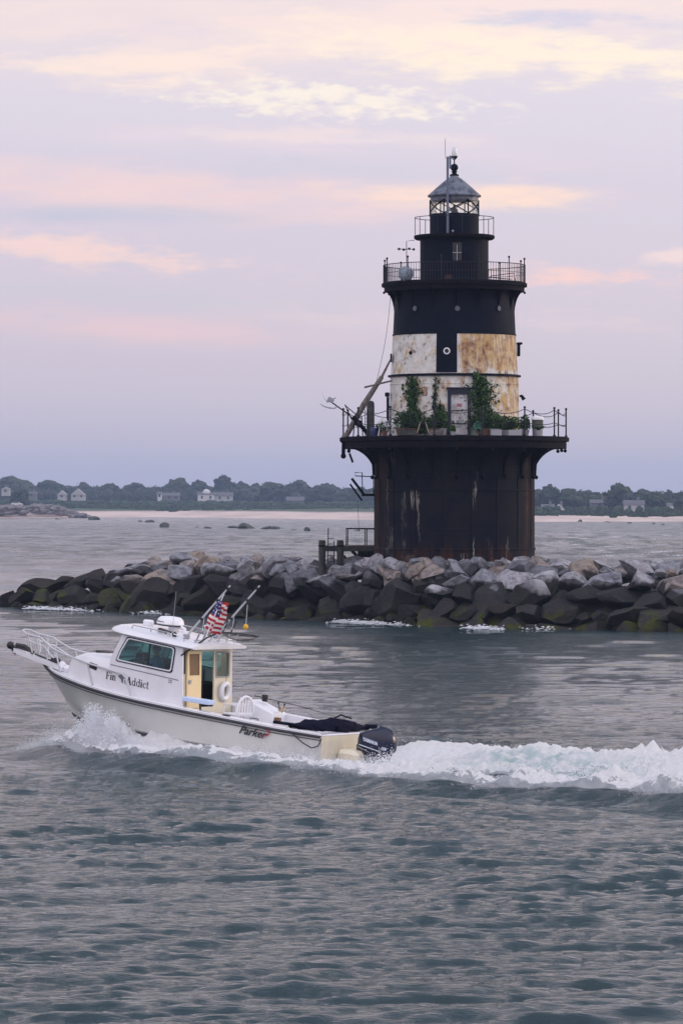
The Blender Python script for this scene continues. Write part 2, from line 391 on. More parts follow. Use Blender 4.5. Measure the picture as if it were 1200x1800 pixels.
def panel_mat():
    m_ = bpy.data.materials.new('rusty_white_plates'); m_.use_nodes = True; t = NT(m_.node_tree); t.t.nodes.clear()
    tc_ = t.n('ShaderNodeTexCoord'); x, y, z = t.sep(tc_.outputs['Object'])
    a = t.m('ARCTAN2', x, t.m('MULTIPLY', y, -1))
    n_a = t.noise(t.comb(t.m('MULTIPLY', a, 4.), t.m('MULTIPLY', z, .8), 0), 1.5, 7, .68)
    n_b = t.noise(tc_.outputs['Object'], 2.6, 7, .7); n_c = t.noise(t.comb(t.m('MULTIPLY', a, 22.), t.m('MULTIPLY', z, .8), 4.), 1., 4, .6)
    base = t.mix(t.ss(n_b, .35, .65), (.66,.66,.64), (.50,.49,.46))
    right = t.ss(a, -.02, .22); 
    upb = t.m('MULTIPLY', t.ss(z, 11.7, 12.2), right)          # big ochre stain over the upper right panel
    lowb = t.m('MULTIPLY', t.ss(z, 11.9, 11.6), t.ss(a, .55, .8))
    thr = t.m('SUBTRACT', .53, t.m('ADD', t.m('MULTIPLY', upb, .22), t.m('MULTIPLY', lowb, .12)))
    k = t.m('MULTIPLY', t.m('SUBTRACT', n_a, thr), 9, clamp=True)
    k = t.m('MULTIPLY', k, t.ss(n_c, .3, .55, .35, 1))
    c = t.mix(t.m('MULTIPLY', k, .9), base, t.mix(t.ss(n_b, .42, .6), (.50,.31,.08), (.28,.115,.025)))
    spot = t.m('MULTIPLY', t.m('SUBTRACT', n_b, .575), 12, clamp=True)
    c = t.mix(t.m('MULTIPLY', spot, .9), c, (.12,.045,.02))
    run = t.m('MULTIPLY', t.ss(n_c, .56, .7), t.m('MULTIPLY', t.ss(z, 10.6, 11.68), t.ss(z, 11.75, 11.7)), clamp=True)
    c = t.mix(t.m('MULTIPLY', run, .7), c, (.2,.09,.04))
    b = t.n('ShaderNodeBsdfPrincipled', i_Base_Color=c, i_Roughness=.6)
    sm = t.ss(t.m('ABSOLUTE', t.m('SUBTRACT', t.m('FRACT', t.m('MULTIPLY', a, 2.9)), .5)), .03, .0)
    bn = t.n('ShaderNodeBump', i_Strength=.5, i_Distance=.015, i_Height=t.m('ADD', n_b, sm))
    t.put(b.inputs['Normal'], bn); t.n('ShaderNodeOutputMaterial', i_Surface=b); return m_
def rock_mat():
    m_ = bpy.data.materials.new('breakwater_granite'); m_.use_nodes = True; t = NT(m_.node_tree); t.t.nodes.clear()
    g = t.n('ShaderNodeNewGeometry'); oi = t.n('ShaderNodeObjectInfo'); tc_ = t.n('ShaderNodeTexCoord')
    x, y, z = t.sep(g.outputs['Position']); rnd = oi.outputs['Random']
    off = t.n('ShaderNodeVectorMath', operation='ADD'); t.put(off.inputs[0], tc_.outputs['Object']); t.put(off.inputs[1], t.comb(t.m('MULTIPLY', rnd, 50), 0, 0))
    nb = t.noise(off.outputs[0], 2.4, 8, .7); nf = t.noise(off.outputs[0], 14., 5, .7)
    rp = t.n('ShaderNodeValToRGB', i_Fac=rnd); ramp_set(rp, [(0,(.30,.32,.37)),(.2,(.42,.42,.47)),(.38,(.33,.28,.24)),(.5,(.38,.39,.43)),(.62,(.20,.21,.25)),(.75,(.46,.47,.52)),(.86,(.36,.32,.30)),(1,(.28,.31,.37))]); rp.color_ramp.interpolation = 'CONSTANT'
    c = t.mix(t.ss(nb, .45, .60), rp.outputs[0], t.mix(.6, rp.outputs[0], (.07,.07,.09)))
    c = t.mix(t.ss(nf, .35, .75, 0, .4), c, (.12,.11,.12))
    wl = t.noise(g.outputs['Position'], .55, 4, .6)
    # wet / weedy tidal zone: has its own ragged top line
    zz = t.m('ADD', z, t.m('MULTIPLY', t.m('SUBTRACT', wl, .5), 2.4)); zz = t.m('ADD', zz, t.m('MULTIPLY', t.m('SUBTRACT', t.m('FRACT', t.m('MULTIPLY', rnd, 7.3)), .5), .7))
    leftd = t.ss(x, -10., -17., 0, .6)
    zz = t.m('SUBTRACT', zz, leftd)
    c = t.mix(t.ss(zz, 2.2, 1.9, 0, .95), c, t.mix(nf, (.007,.007,.009), (.044,.041,.040)))
    moss = t.m('MULTIPLY', t.ss(zz, 1.15, .5), t.ss(t.noise(g.outputs['Position'], 1.1, 5, .65), .49, .58), clamp=True)
    nz = t.sep(g.outputs['Normal'])[2]
    moss = t.m('MULTIPLY', moss, t.ss(nz, -.1, .6, .25, 1))
    c = t.mix(moss, c, t.mix(nf, (.02,.03,.005), (.09,.10,.012)))
    b = t.n('ShaderNodeBsdfPrincipled', i_Base_Color=c, i_Roughness=.75); b.inputs['Specular IOR Level'].default_value = .12
    bn = t.n('ShaderNodeBump', i_Strength=1., i_Distance=.16, i_Height=t.m('ADD', nb, t.m('MULTIPLY', nf, .35)))
    t.put(b.inputs['Normal'], bn); t.n('ShaderNodeOutputMaterial', i_Surface=b); return m_
M['caisson'] = caisson_mat(); M['panel'] = panel_mat(); M['rock'] = rock_mat()
M['farrock'] = mat('weedy_boulder', (.05,.055,.045), .9, vscale=1., var_col=(.03,.035,.02))
def sand_mat():
    m_ = bpy.data.materials.new('sand'); m_.use_nodes = True; t = NT(m_.node_tree); t.t.nodes.clear()
    g = t.n('ShaderNodeNewGeometry'); x, y, z = t.sep(g.outputs['Position'])
    nb = t.noise(t.scale(g.outputs['Position'], (.05,.01,.05)), 1., 6, .6)
    c = t.mix(t.ss(nb, .4, .65), (.58,.47,.42), (.46,.37,.33))
    c = t.mix(t.ss(t.m('ADD', z, t.m('MULTIPLY', nb, .6)), 2.1, 2.9), c, (.03,.06,.022))
    b = t.n('ShaderNodeBsdfPrincipled', i_Base_Color=c, i_Roughness=.9); t.n('ShaderNodeOutputMaterial', i_Surface=b); return m_
M['sand'] = sand_mat()
def water_mat():
    m_ = bpy.data.materials.new('sea_water'); m_.use_nodes = True; t = NT(m_.node_tree); t.t.nodes.clear()
    g = t.n('ShaderNodeNewGeometry'); P = g.outputs['Position']; x, y, z = t.sep(P)
    na = t.noise(t.scale(P, (3.0, 5.5, 3)), 1., 6, .65)
    nb = t.noise(t.scale(P, (.5, .9, 1)), 1., 6, .65)
    nc = t.noise(t.scale(P, (.03, .05, .03)), 1., 3, .6)
    nd = t.noise(t.scale(P, (.26, .075, .1)), 1., 5, .6)
    far = t.ss(y, 200., 500.)
    calm = t.ss(y, 700., 1500.)
    h = t.m('ADD', t.m('MULTIPLY', na, .10), t.m('MULTIPLY', nb, t.m('ADD', .10, t.m('MULTIPLY', far, .7))))
    h = t.m('ADD', h, t.m('MULTIPLY', nd, t.m('MULTIPLY', far, 2.6)))
    pt = t.ss(nc, .38, .62, .55, 1.1)
    st = t.m('MULTIPLY', t.m('SUBTRACT', 1., t.m('MULTIPLY', calm, .7)), pt)
    bn = t.n('ShaderNodeBump', i_Strength=st, i_Distance=1., i_Height=h)
    b = t.n('ShaderNodeBsdfPrincipled', i_Base_Color=t.mix(nc, (.014,.034,.042), (.020,.042,.047)), i_Roughness=t.m('ADD', .05, t.m('MULTIPLY', far, t.m('ADD', .05, t.m('MULTIPLY', t.ss(nd, .42, .62), .22)))), i_IOR=1.333)
    t.put(b.inputs['Normal'], bn)
    t.n('ShaderNodeOutputMaterial', i_Surface=b); return m_
M['water'] = water_mat()
def foam_mat(lacy):
    m_ = bpy.data.materials.new('wake_foam' if lacy else 'spray_drops'); m_.use_nodes = True; t = NT(m_.node_tree); t.t.nodes.clear()
    g = t.n('ShaderNodeNewGeometry'); P = g.outputs['Position']
    d = t.n('ShaderNodeBsdfDiffuse', i_Color=(.93,.94,.96)); tl = t.n('ShaderNodeBsdfTranslucent', i_Color=(.8,.86,.92))
    s1 = t.n('ShaderNodeMixShader', i_0=.35, i_1=d, i_2=tl)
    if lacy:
        at = t.n('ShaderNodeAttribute', attribute_name='dens'); dn = at.outputs['Fac']
        at2 = t.n('ShaderNodeAttribute', attribute_name='teal'); te = at2.outputs['Fac']
        n_ = t.noise(t.scale(P, (2.6,2.6,3.)), 1., 8, .72); n2_ = t.noise(t.scale(P, (9.,9.,9.)), 1., 5, .7)
        v = t.m('ADD', dn, t.m('ADD', t.m('MULTIPLY', t.m('SUBTRACT', n_, .5), 1.9), t.m('MULTIPLY', t.m('SUBTRACT', n2_, .5), .7)))
        cc = t.mix(t.m('MULTIPLY', te, t.ss(n_, .35, .6), clamp=True), (.93,.94,.96), (.38,.56,.58))
        t.put(d.inputs['Color'], cc)
        bn = t.n('ShaderNodeBump', i_Strength=.9, i_Distance=.08, i_Height=t.m('ADD', n_, t.m('MULTIPLY', n2_, .5)))
        t.put(d.inputs['Normal'], bn)
        tr = t.n('ShaderNodeBsdfTransparent')
        s1 = t.n('ShaderNodeMixShader', i_0=t.ss(v, .38, .52), i_1=tr, i_2=s1)
    t.n('ShaderNodeOutputMaterial', i_Surface=s1); return m_
M['foam'] = foam_mat(True); M['spray'] = foam_mat(False)

# ================================================================ BOAT FRAME (used by wake too)
PSI, TH, RO = R(32), R(6.0), R(1.0)
bf = Vector((-math.cos(PSI)*math.cos(TH), math.sin(PSI)*math.cos(TH), math.sin(TH)))
bl_ = Vector((-math.sin(PSI), -math.cos(PSI), 0)); bu = bf.cross(bl_)
bl_, bu = bl_*math.cos(RO)+bu*math.sin(RO), bu*math.cos(RO)-bl_*math.sin(RO)
BO = Vector((.1, 87.6, -.28))
BM = Matrix(((bf.x, bl_.x, bu.x, BO.x), (bf.y, bl_.y, bu.y, BO.y), (bf.z, bl_.z, bu.z, BO.z), (0,0,0,1)))
hx = np.array([-math.cos(PSI), math.sin(PSI)]); hy = np.array([-math.sin(PSI), -math.cos(PSI)]); HO = np.array([.1, 87.6])
# ================================================================ WATER
def waves(X, Y, sp):
    r_ = np.random.default_rng(11); H = np.zeros_like(X)
    N = 150
    lam = np.exp(r_.uniform(math.log(.22), math.log(4.), N)); th = r_.normal(0, .33, N)+R(94)+np.where(r_.random(N) < .18, R(35), 0); ph = r_.uniform(0, 6.28, N)
    gx = 1+.30*np.sin(X*.23+Y*.09+1.3)*np.sin(Y*.13+X*.05)+.25*np.sin(X*.5-Y*.31+2.)*np.sin(Y*.05+.7)
    for l, a, p in zip(lam, th, ph):
        k = 2*math.pi/l; ak = (.029 if l < .9 else (.016 if l < 2.2 else .012))*r_.uniform(.5, 1.5)
        att = np.clip((l/sp-2.2)/2.5, 0, 1)
        arg = k*(math.cos(a)*X+math.sin(a)*Y)+p
        s_ = np.sin(arg+.22*np.cos(arg))       # slightly peaked
        H += att*ak/k*s_
    for l, a, p in ((5.2,R(118),.3),(6.8,R(84),2.1),(9.5,R(101),4.)):
        k = 2*math.pi/l; H += .011/k*np.sin(k*(math.cos(a)*X+math.sin(a)*Y)+p)
    H = H*gx*np.interp(Y, [88,115], [1,.78])
    fr = np.clip((Y-200)/60, 0, 1)*np.clip((1300-Y)/500, 0, 1)*(1+.5*np.clip(X/30, -1, 1))
    for l, a, p in zip(np.exp(r_.uniform(math.log(4.), math.log(26.), 30)), r_.normal(0, .3, 30)+R(95), r_.uniform(0, 6.28, 30)):
        k = 2*math.pi/l; H = H+fr*np.clip((l/sp-2.)/2.5, 0, 1)*.022/k*np.sin(k*(math.cos(a)*X+math.sin(a)*Y)+p)
    return H
def wake_geo(X, Y):
    P = np.stack([X-HO[0], Y-HO[1]], -1); return P@hx, P@hy
LOW = np.array([(8.2,.25),(7.2,.85),(6.4,1.5),(5,2.3),(3.2,2.9),(.9,3.35),(-1.1,4.1),(-3.5,5.5),(-5.3,6.3),(-6.6,6.7),(-8.5,6.9),(-10.3,6.9),(-20,9.5)])
def low_y(s_): return np.interp(s_, LOW[::-1,0], LOW[::-1,1])
def stb_y(s_): return np.minimum(low_y(s_), np.interp(s_, [-20,-12,-8,-3,0,3,8.5], [1.6,1.3,1.5,2.0,2.2,2.4,2.6]))
def water():
    c = 39900*.569
    rows_in = 1/np.linspace(1/32., 1/900., 1250)
    yr = np.concatenate([[2., 12., 22., 28.], rows_in, 900*np.exp(np.linspace(0, math.log(9000/900), 60))[1:]])
    u = np.linspace(-.27, .27, 1180); o_ = .27*np.exp(np.linspace(0, math.log(4/.27), 60))[1:]
    u = np.concatenate([-o_[::-1], u, o_])
    X = yr[:,None]*u[None,:]; Y = np.repeat(yr[:,None], len(u), 1)
    dyr = np.gradient(yr)[:,None]; du = np.gradient(u)[None,:]*yr[:,None]
    sp = np.maximum(dyr*.55, du)
    Z = waves(X, Y, sp)
    # hull wake: a smooth shoulder ridge ahead of the foam edge and a hollow behind it
    s_, t_ = wake_geo(X, Y)
    e = t_-low_y(s_)
    on = np.clip((8.6-s_)/1.5, 0, 1)*np.clip((s_+26)/6, 0, 1)
    Z += on*.15*np.exp(-((e-.15)/.75)**2) - on*.10*np.exp(-((e-1.7)/1.0)**2) + on*.03*np.exp(-((e-3.4)/1.2)**2)
    e2 = -t_-stb_y(s_); Z += on*.15*np.exp(-((e2-.15)/.75)**2)
    Z -= .30*np.exp(-((s_+.8)/1.1)**2)*np.exp(-(t_/1.1)**2)
    V = np.stack([X, Y, Z], -1).reshape(-1, 3)
    npmesh('sea', V, quadgrid(len(yr), len(u)), M['water'], kind='structure')
water()
sb = MB(); sb.grid([[(-9000,-200,-7),(-9000,9000,-7)],[(9000,-200,-7),(9000,9000,-7)]]).build('seabed', mat('seabed_sand',(.06,.07,.05),.9), smooth=False, kind='structure')

# ---------------------------------------------------------------- wake foam sheet
def attr(o, name, arr):
    a = o.data.attributes.new(name, 'FLOAT', 'POINT'); a.data.foreach_set('value', np.asarray(arr, dtype=np.float32).ravel())
def wake():
    ns, nt = 900, 260
    s_ = np.linspace(8.1, -19, ns)[:,None]*np.ones((1,nt)); q = np.linspace(-1, 1, nt)[None,:]*np.ones((ns,1))
    W_ = np.where(q > 0, low_y(s_), stb_y(s_))+.25
    t_ = q*W_
    XY = HO+s_[...,None]*hx+t_[...,None]*hy
    X, Y = XY[...,0], XY[...,1]
    Pn = np.stack([X, Y, 0*X], -1).reshape(-1, 3)
    nz = vnoise(Pn, 3, 5, 1.3).reshape(X.shape); nz2 = vnoise(Pn, 5, 4, 3.5).reshape(X.shape); nz3 = vnoise(Pn, 8, 4, 9.).reshape(X.shape); nz4 = vnoise(Pn, 9, 2, 26.).reshape(X.shape)
    base = waves(X, Y, np.full_like(X, .3))
    aft = np.clip(-s_/1.5, 0, 1)
    e = (1-np.abs(q))*W_                                   # distance in from the foam edge
    h = .16*np.exp(-((e-.35)/.45)**2)*(1+.6*nz)            # breaking outer roll
    h += aft*.30*np.exp(-((s_+4.4)/1.9)**2)*np.exp(-((t_-.1)/1.25)**2)   # rooster mound behind the engine
    h += aft*.16*np.exp(-((t_+.7)/1.0)**2)*np.clip((-s_-3)/3, 0, 1)*(1+.5*nz)
    h += aft*.26*np.exp(-((s_+9.8)/1.9)**2)*np.exp(-((t_-3.3)/1.8)**2)*(1+.4*nz)   # breaking crest at right
    h += np.clip((6.6-s_)/1.2,0,1)*np.clip((s_+.3)/1,0,1)*np.clip(-.12+.125*s_,.0,.52)*np.exp(-np.maximum(np.abs(t_)-1.12,0)**2/.07)*(1+.35*nz)
    h += .20*np.exp(-((s_-5.4)/1.7)**2)*np.exp(-((np.abs(t_)-1.5)/.4)**2)*(1+.5*nz)     # bow wave
    h += (.07*nz+.065*nz2+.05*nz3+.022*nz4)*np.interp(s_, [-3,-1,3,5], [1,.5,.6,1])*np.clip(e/.4, 0, 1)
    pit = np.exp(-((s_+.8)/1.1)**2)*np.exp(-(t_/1.7)**2)
    dens = .15+1.15*np.clip(e/.95, 0, 1)**.8+.22*nz3*(e < 1.2)
    dens -= aft*.55*np.clip(.5+nz2*.9, 0, 1)*np.clip((-s_-2.5)/2,0,1)*np.clip((e-.7)/.6,0,1)*(1-np.exp(-((s_+9.8)/1.9)**2))
    inner = aft*np.exp(-((t_-3.9)/1.6)**2)*np.clip((-s_-4.)/2, 0, 1)*(1-.9*np.exp(-((s_+10.2)/1.4)**2))   # open lacy hollow
    dens -= inner*.95*(e > .5)
    side = np.clip((s_-.0)/1, 0, 1)*np.clip((e-.9)/.5, 0, 1)
    dens -= side*.55*np.clip((5.3-s_)/1.2, 0, 1)*np.exp(-((np.abs(t_)-2.1)/.5)**2)
    dens -= np.clip((-s_-12)/6, 0, .8)
    dens -= 1.0*np.clip((h-.30)/.3, 0, 1)*np.clip((s_-1)/1.5, 0, 1)
    teal = aft*(.9*np.exp(-((s_+5.)/1.5)**2)*np.exp(-((t_-.9)/.9)**2)+.9*inner+.5*np.exp(-((s_+8.)/2)**2)*np.exp(-((t_-.6)/.9)**2))
    h += .14*np.exp(-((s_-5.2)/1.7)**2)*np.exp(-((np.abs(t_)-1.35)/.55)**2)*(1+.6*nz2)
    Z = (base+.13*np.exp(-((e-.3)/.9)**2)+h+.045)*(1-.75*pit)-.22*np.exp(-((s_+.8)/1.1)**2)*np.exp(-(t_/1.1)**2)
    o = npmesh('wake_foam', np.stack([X,Y,Z],-1).reshape(-1,3), quadgrid(ns, nt), M['foam'], label='white churned foam wake trailing behind the speeding cabin boat', cat='foam', kind='stuff')
    attr(o, 'dens', dens); attr(o, 'teal', np.clip(teal, 0, 1))
    return s_, t_, X, Y, Z, e
wk = wake()
def drops(name, P, r_, mat_, **tg):
    n = len(P); r_ = np.asarray(r_)[:,None,None]
    o = np.array([(1,0,0),(-1,0,0),(0,1,0),(0,-1,0),(0,0,1),(0,0,-1)], float)
    f = np.array([(0,2,4),(2,1,4),(1,3,4),(3,0,4),(2,0,5),(1,2,5),(3,1,5),(0,3,5)])
    st = rng.uniform(.7, 1.5, (n,1,3))
    V = (P[:,None,:]+o[None]*r_*st).reshape(-1,3)
    Fc = (f[None]+(np.arange(n)*6)[:,None,None]).reshape(-1,3)
    return npmesh(name, V, Fc, mat_, smooth=False, **tg)
def wpt(s_, t_, z): 
    xy = HO+np.asarray(s_)[:,None]*hx+np.asarray(t_)[:,None]*hy; return np.column_stack([xy, z])
def spray():
    Ps = []; rs = []
    def put(s_, t_, z, r0, r1, p=2.2):
        Ps.append(wpt(s_, t_, z)); n = len(z); rs.append(r0+(r1-r0)*rng.random(n)**p)
    for sg in (1,-1):
        # bow plume: jets thrown outward and back from the stem line
        n = 120000 if sg == 1 else 9000
        j = rng.integers(0, 90, n); js = np.random.default_rng(4).uniform(4.0, 7.6, 90); jh = np.random.default_rng(5).uniform(.15, 1., 90)**1.3*np.exp(-((js-5.7)/1.05)**2)*1.0+.13
        u = rng.random(n); out = u*(.9+.5*jh[j]); z = 4*jh[j]*1.15*u*(1-u)*(rng.random(n)**.5)
        put(js[j]-.5*u+rng.normal(0,.10,n), sg*(np.interp(js[j],[4,6,7.4],[1.25,.95,.25])+out+rng.normal(0,.05,n)), z+.02, .003, .014, 2.6)
        n = 40000 if sg == 1 else 6000     # fine mist ahead
        s_ = rng.uniform(6.3, 8.3, n); put(s_, sg*(np.abs(rng.normal(0,.45,n))+.25), np.abs(rng.normal(0,.26,n))*np.clip((8.5-s_),.1,1), .002, .006)
        # along the outer roll
        n = 50000 if sg == 1 else 7000
        s_ = rng.uniform(-15, 6.5, n); cl = .5+.5*np.sin(s_*2.1+np.sin(s_*5.3)*1.5)
        put(s_, sg*((low_y(s_) if sg > 0 else stb_y(s_))-.25+rng.normal(0,.22,n)), .06+np.abs(rng.normal(0,.085,n))*(.35+cl), .003, .012)
    n = 22000   # spray around the engine leg and transom
    s_ = -np.abs(rng.normal(.6,1.3,n))+.2; tt_ = rng.normal(0,.9,n); put(s_, tt_, -.16+.2*np.clip(np.abs(s_+.6),0,1)+np.abs(rng.normal(0,.13,n)), .003, .012)
    n = 14000   # crests of the mound
    s_ = -rng.uniform(1., 12., n); put(s_, rng.normal(-.5,.8,n), .12+np.abs(rng.normal(0,.11,n)), .003, .012)
    n = 7000    # breaking crest at right
    s_ = rng.normal(-9.8,1.3,n); put(s_, rng.normal(3.4,1.3,n), .2+np.abs(rng.normal(0,.12,n)), .003, .013)
    n = 12000    # flecks along the hull side
    s_ = rng.uniform(0, 5., n); put(s_, 1.15+np.abs(rng.normal(0,.25,n)), .02+np.abs(rng.normal(0,.13,n)), .003, .010)
    drops('wake_spray', np.concatenate(Ps), np.concatenate(rs), M['spray'], label='fine white spray drops thrown up around the moving boat', cat='spray', kind='stuff')
spray()

# ================================================================ BREAKWATER
BX = np.array([-30,-18.6,-8.7,0,5.2,15,30]); BYF = np.array([226,217,203.6,189.5,182.5,175.5,166])
def yf(X): return np.interp(X, BX, BYF)
def crest(X): return np.interp(X, [-24,-20.5,-18.5,-16.6,-14,-11,-7,0,30], [-1.2,-.5,.35,1.1,1.8,2.35,2.75,2.75,2.85])
def core():
    xs = np.linspace(-26, 30, 120); ds = np.linspace(-1.5, 17, 40)
    X = xs[:,None]+0*ds[None,:]; D = ds[None,:]+0*X; Y = yf(X)+D
    hc = crest(X)-1.05
    Z = np.minimum(hc, np.minimum(D*.62-.6, (16.-D)*.45-.6)); Z = np.maximum(Z, -1.2)
    Z += vnoise(np.stack([X,Y,0*X],-1).reshape(-1,3), 2, 3, 1.2).reshape(X.shape)*.12
    npmesh('rock_core', np.stack([X,Y,Z],-1).reshape(-1,3), quadgrid(120,40), M['rock'], kind='structure')
core()
def boulder_mesh(seed, sub=4, flat=.85, ncut=11, name='boulder', m_=None, dep=(.46,.84)):
    r_ = np.random.default_rng(seed); V, Fc = ICO[sub]; V = V.copy()*1.15
    for _ in range(ncut):
        nrm = r_.normal(size=3); nrm /= np.linalg.norm(nrm); d = r_.uniform(*dep)
        k = V@nrm-d; V = V-np.outer(np.maximum(k, 0), nrm)
    V[:,2] *= flat
    V += (V/np.linalg.norm(V,axis=1)[:,None])*(vnoise(V, seed+99, 2, 2.)*.03+vnoise(V, seed+55, 3, 7.)*.012)[:,None]
    me = bpy.data.meshes.new(name); me.from_pydata(V.tolist(), [], Fc.tolist()); me.materials.append(m_ or M['rock'])
    me.polygons.foreach_set('use_smooth', [True]*len(me.polygons))
    try: me.set_sharp_from_angle(angle=R(24))
    except Exception: pass
    return me
BM_ = [boulder_mesh(100+i, 4, random.uniform(.72,.95)) for i in range(26)]
LX, LY = 5.374, 190.0
def where(X, Y):
    p = 600+X/Y*F
    marks = [(20,'at the far left tip'),(75,'near the left tip'),(150,'just in from the left tip'),(235,'above the bow of the boat'),(320,'behind the boat cabin roof'),(400,'behind the striped flag'),(480,'just right of the flag'),(555,'left of the two dock pilings'),(625,'below the dock pilings'),(690,'under the left caisson edge'),(755,'below the left caisson half'),(820,'below the caisson middle'),(885,'below the right caisson half'),(945,'under the right caisson edge'),(1010,'just right of the caisson'),(1075,'well right of the caisson'),(1140,'near the right photo edge'),(9999,'at the far right edge')]
    for a, b in marks:
        if p < a+33: return b
def boulders():
    r_ = np.random.default_rng(21); n = 0
    rows = [(-.1,-.15,1.55),(1.15,.65,1.6),(2.4,1.4,1.65),(3.6,2.0,1.6),(4.8,2.45,1.5),(6.2,2.6,1.7),(8.,2.55,1.8),(10.,2.4,2.0)]
    names = ['waterline row','second row up','third row up','middle of the pile','front of the crest','top of the crest','back of the crest','far back edge']
    for ri, (d, z, spc) in enumerate(rows):
        x = -22.5+r_.uniform(0, 1)
        xmax = 19.5
        while x < xmax:
            sz = r_.uniform(.58, 1.12)*(1.0 if ri < 4 else .85)
            if r_.random() < .18: sz *= 1.25
            if ri >= 4 and r_.random() < .3: sz *= .6
            X = x+sz*.5; Y = yf(X)+d+r_.normal(0,.25)
            if abs(X+.6) < 2.9: Y = yf(X)+(Y-yf(X))*.55
            if abs(X-LX) < 3.8: Y = yf(X)+(Y-yf(X))*min(1, max(.4, (LY-math.sqrt(3.85**2-(X-LX)**2)-.9-yf(X))/4.6))
            hc = crest(X)
            Z = min(z, hc-.35*sz)+r_.normal(0,.10)
            x += spc*.80*sz/.92
            rd_ = math.hypot(X-LX, Y-LY)
            if rd_ < 3.9+sz*.5:
                if Y > LY+1: continue
                q_ = (3.85+sz*.55)/max(rd_, .5); Y = LY+(Y-LY)*q_; X = LX+(X-LX)*q_
                if Y > LY: continue
                Z = min(Z, .55+(Y-yf(X))*.62, 2.55)
            if crest(X) < .6 and (ri > 2 or sz > .9): continue
            if z > hc+.25: continue
            if ri >= 6 and X > -18 and n > 292: continue
            o = bpy.data.objects.new('boulder', BM_[r_.integers(len(BM_))]); COL.objects.link(o)
            o.location = (X, Y, Z); o.rotation_euler = (r_.uniform(-.5,.5), r_.uniform(-.5,.5), r_.uniform(0,6.28))
            o.scale = (sz*r_.uniform(.85,1.3), sz*r_.uniform(.85,1.15), sz*r_.uniform(.65,.9))
            low = Z < 1.35
            big = 'large' if sz > 1.1 else ('small' if sz < .7 else 'medium')
            tone = 'dark wet' if low else ('pale grey' if Z > 1.9 else 'grey-brown')
            tag(o, f'{big} {tone} boulder, {names[ri]}, {where(X,Y)}', 'boulder', 'boulders of the breakwater'); n += 1
    # smaller stones piled against the lighthouse base
    for k in range(26):
        a = R(-80+k*6.2); rr = 3.95+r_.uniform(0,.5); X = LX+rr*math.sin(a); Y = LY-rr*math.cos(a); sz = r_.uniform(.28,.6)
        o = bpy.data.objects.new('boulder', BM_[r_.integers(len(BM_))]); COL.objects.link(o)
        o.location = (X, Y, 2.75+r_.uniform(-.1,.15)); o.rotation_euler = (r_.uniform(-.5,.5), r_.uniform(-.5,.5), r_.uniform(0,6.28)); o.scale = (sz*1.3, sz, sz*.8)
        tag(o, f'small pale stone resting against the dark lighthouse wall, {where(X,Y)}', 'boulder', 'stones against the lighthouse base'); n += 1
    for X in np.arange(1.7, 6.2, .75):
        for Zc in (.35, 1.15, 1.95, 2.45):
            if abs(X-LX) > 3.8: continue
            Y = LY-math.sqrt(3.85**2-(X-LX)**2)-.30-(2.6-Zc)*.42+r_.normal(0,.08); sz = r_.uniform(.5,.78)
            if n > 345: continue
            if Y < yf(X)-.2: continue
            o = bpy.data.objects.new('boulder', BM_[r_.integers(len(BM_))]); COL.objects.link(o)
            o.location = (X+r_.normal(0,.12), Y, Zc); o.rotation_euler = (r_.uniform(-.5,.5), r_.uniform(-.5,.5), r_.uniform(0,6.28)); o.scale = (sz*1.2, sz, sz*.85)
            tag(o, f"{'dark wet' if Zc < 1.3 else 'pale grey'} boulder wedged against the caisson foot, {where(X,Y)}", 'boulder', 'boulders of the breakwater'); n += 1
    print('boulders', n)
boulders()
def shore_foam():
    P = []; rs = []
    r_ = np.random.default_rng(9)
    for (pxx, dz, wdt, nn) in [(640,.9,1.2,650),(612,.5,.8,200),(835,2.6,.8,300),(60,.4,1.6,300),(20,.6,1.2,400),(240,.5,.8,90),(930,.4,.8,40),(700,.5,.8,50)]:
        X0 = (pxx-600)/F*190; X = X0+r_.normal(0, wdt*.5, nn); Y = yf(X)-1.-dz*.8+r_.normal(0, .35, nn)
        P.append(np.column_stack([X, Y, .03+np.abs(r_.normal(0,.07,nn))])); rs.append(r_.uniform(.01,.045,nn))
    P = np.concatenate(P); rs = np.concatenate(rs)
    n = len(P); V0 = np.array([(1,0,0),(-1,0,0),(0,1,0),(0,-1,0),(0,0,.6),(0,0,-.6)], float); f = np.array([(0,2,4),(2,1,4),(1,3,4),(3,0,4),(2,0,5),(1,2,5),(3,1,5),(0,3,5)])
    V = (P[:,None,:]+V0[None]*rs[:,None,None]*np.array([2.2,1.5,1])).reshape(-1,3); Fc = (f[None]+(np.arange(n)*6)[:,None,None]).reshape(-1,3)
    npmesh('breaking_foam', V, Fc, M['spray'], smooth=False, label='small white breaking foam patches washing along the foot of the rocks', cat='foam', kind='stuff')
shore_foam()
def whitecaps():
    r_ = np.random.default_rng(31); P = []
    for k in range(34):
        p = r_.uniform(945, 1195) if k < 34 else r_.uniform(20, 560); py = r_.uniform(940, 984) if k < 34 else r_.uniform(1080, 1180)
        Y = CH*F/(py-YH); X = (p-600)/F*Y; q = int(r_.integers(25, 90))
        P.append(np.column_stack([X+r_.normal(0,.35,q), Y+r_.normal(0,.25,q), .16+np.abs(r_.normal(0,.04,q))]))
    P = np.concatenate(P); drops('whitecaps', P, r_.uniform(.012,.04,len(P)), M['spray'], label='small scattered whitecaps on the choppy water beyond and before the breakwater', cat='whitecaps', kind='stuff')
whitecaps()

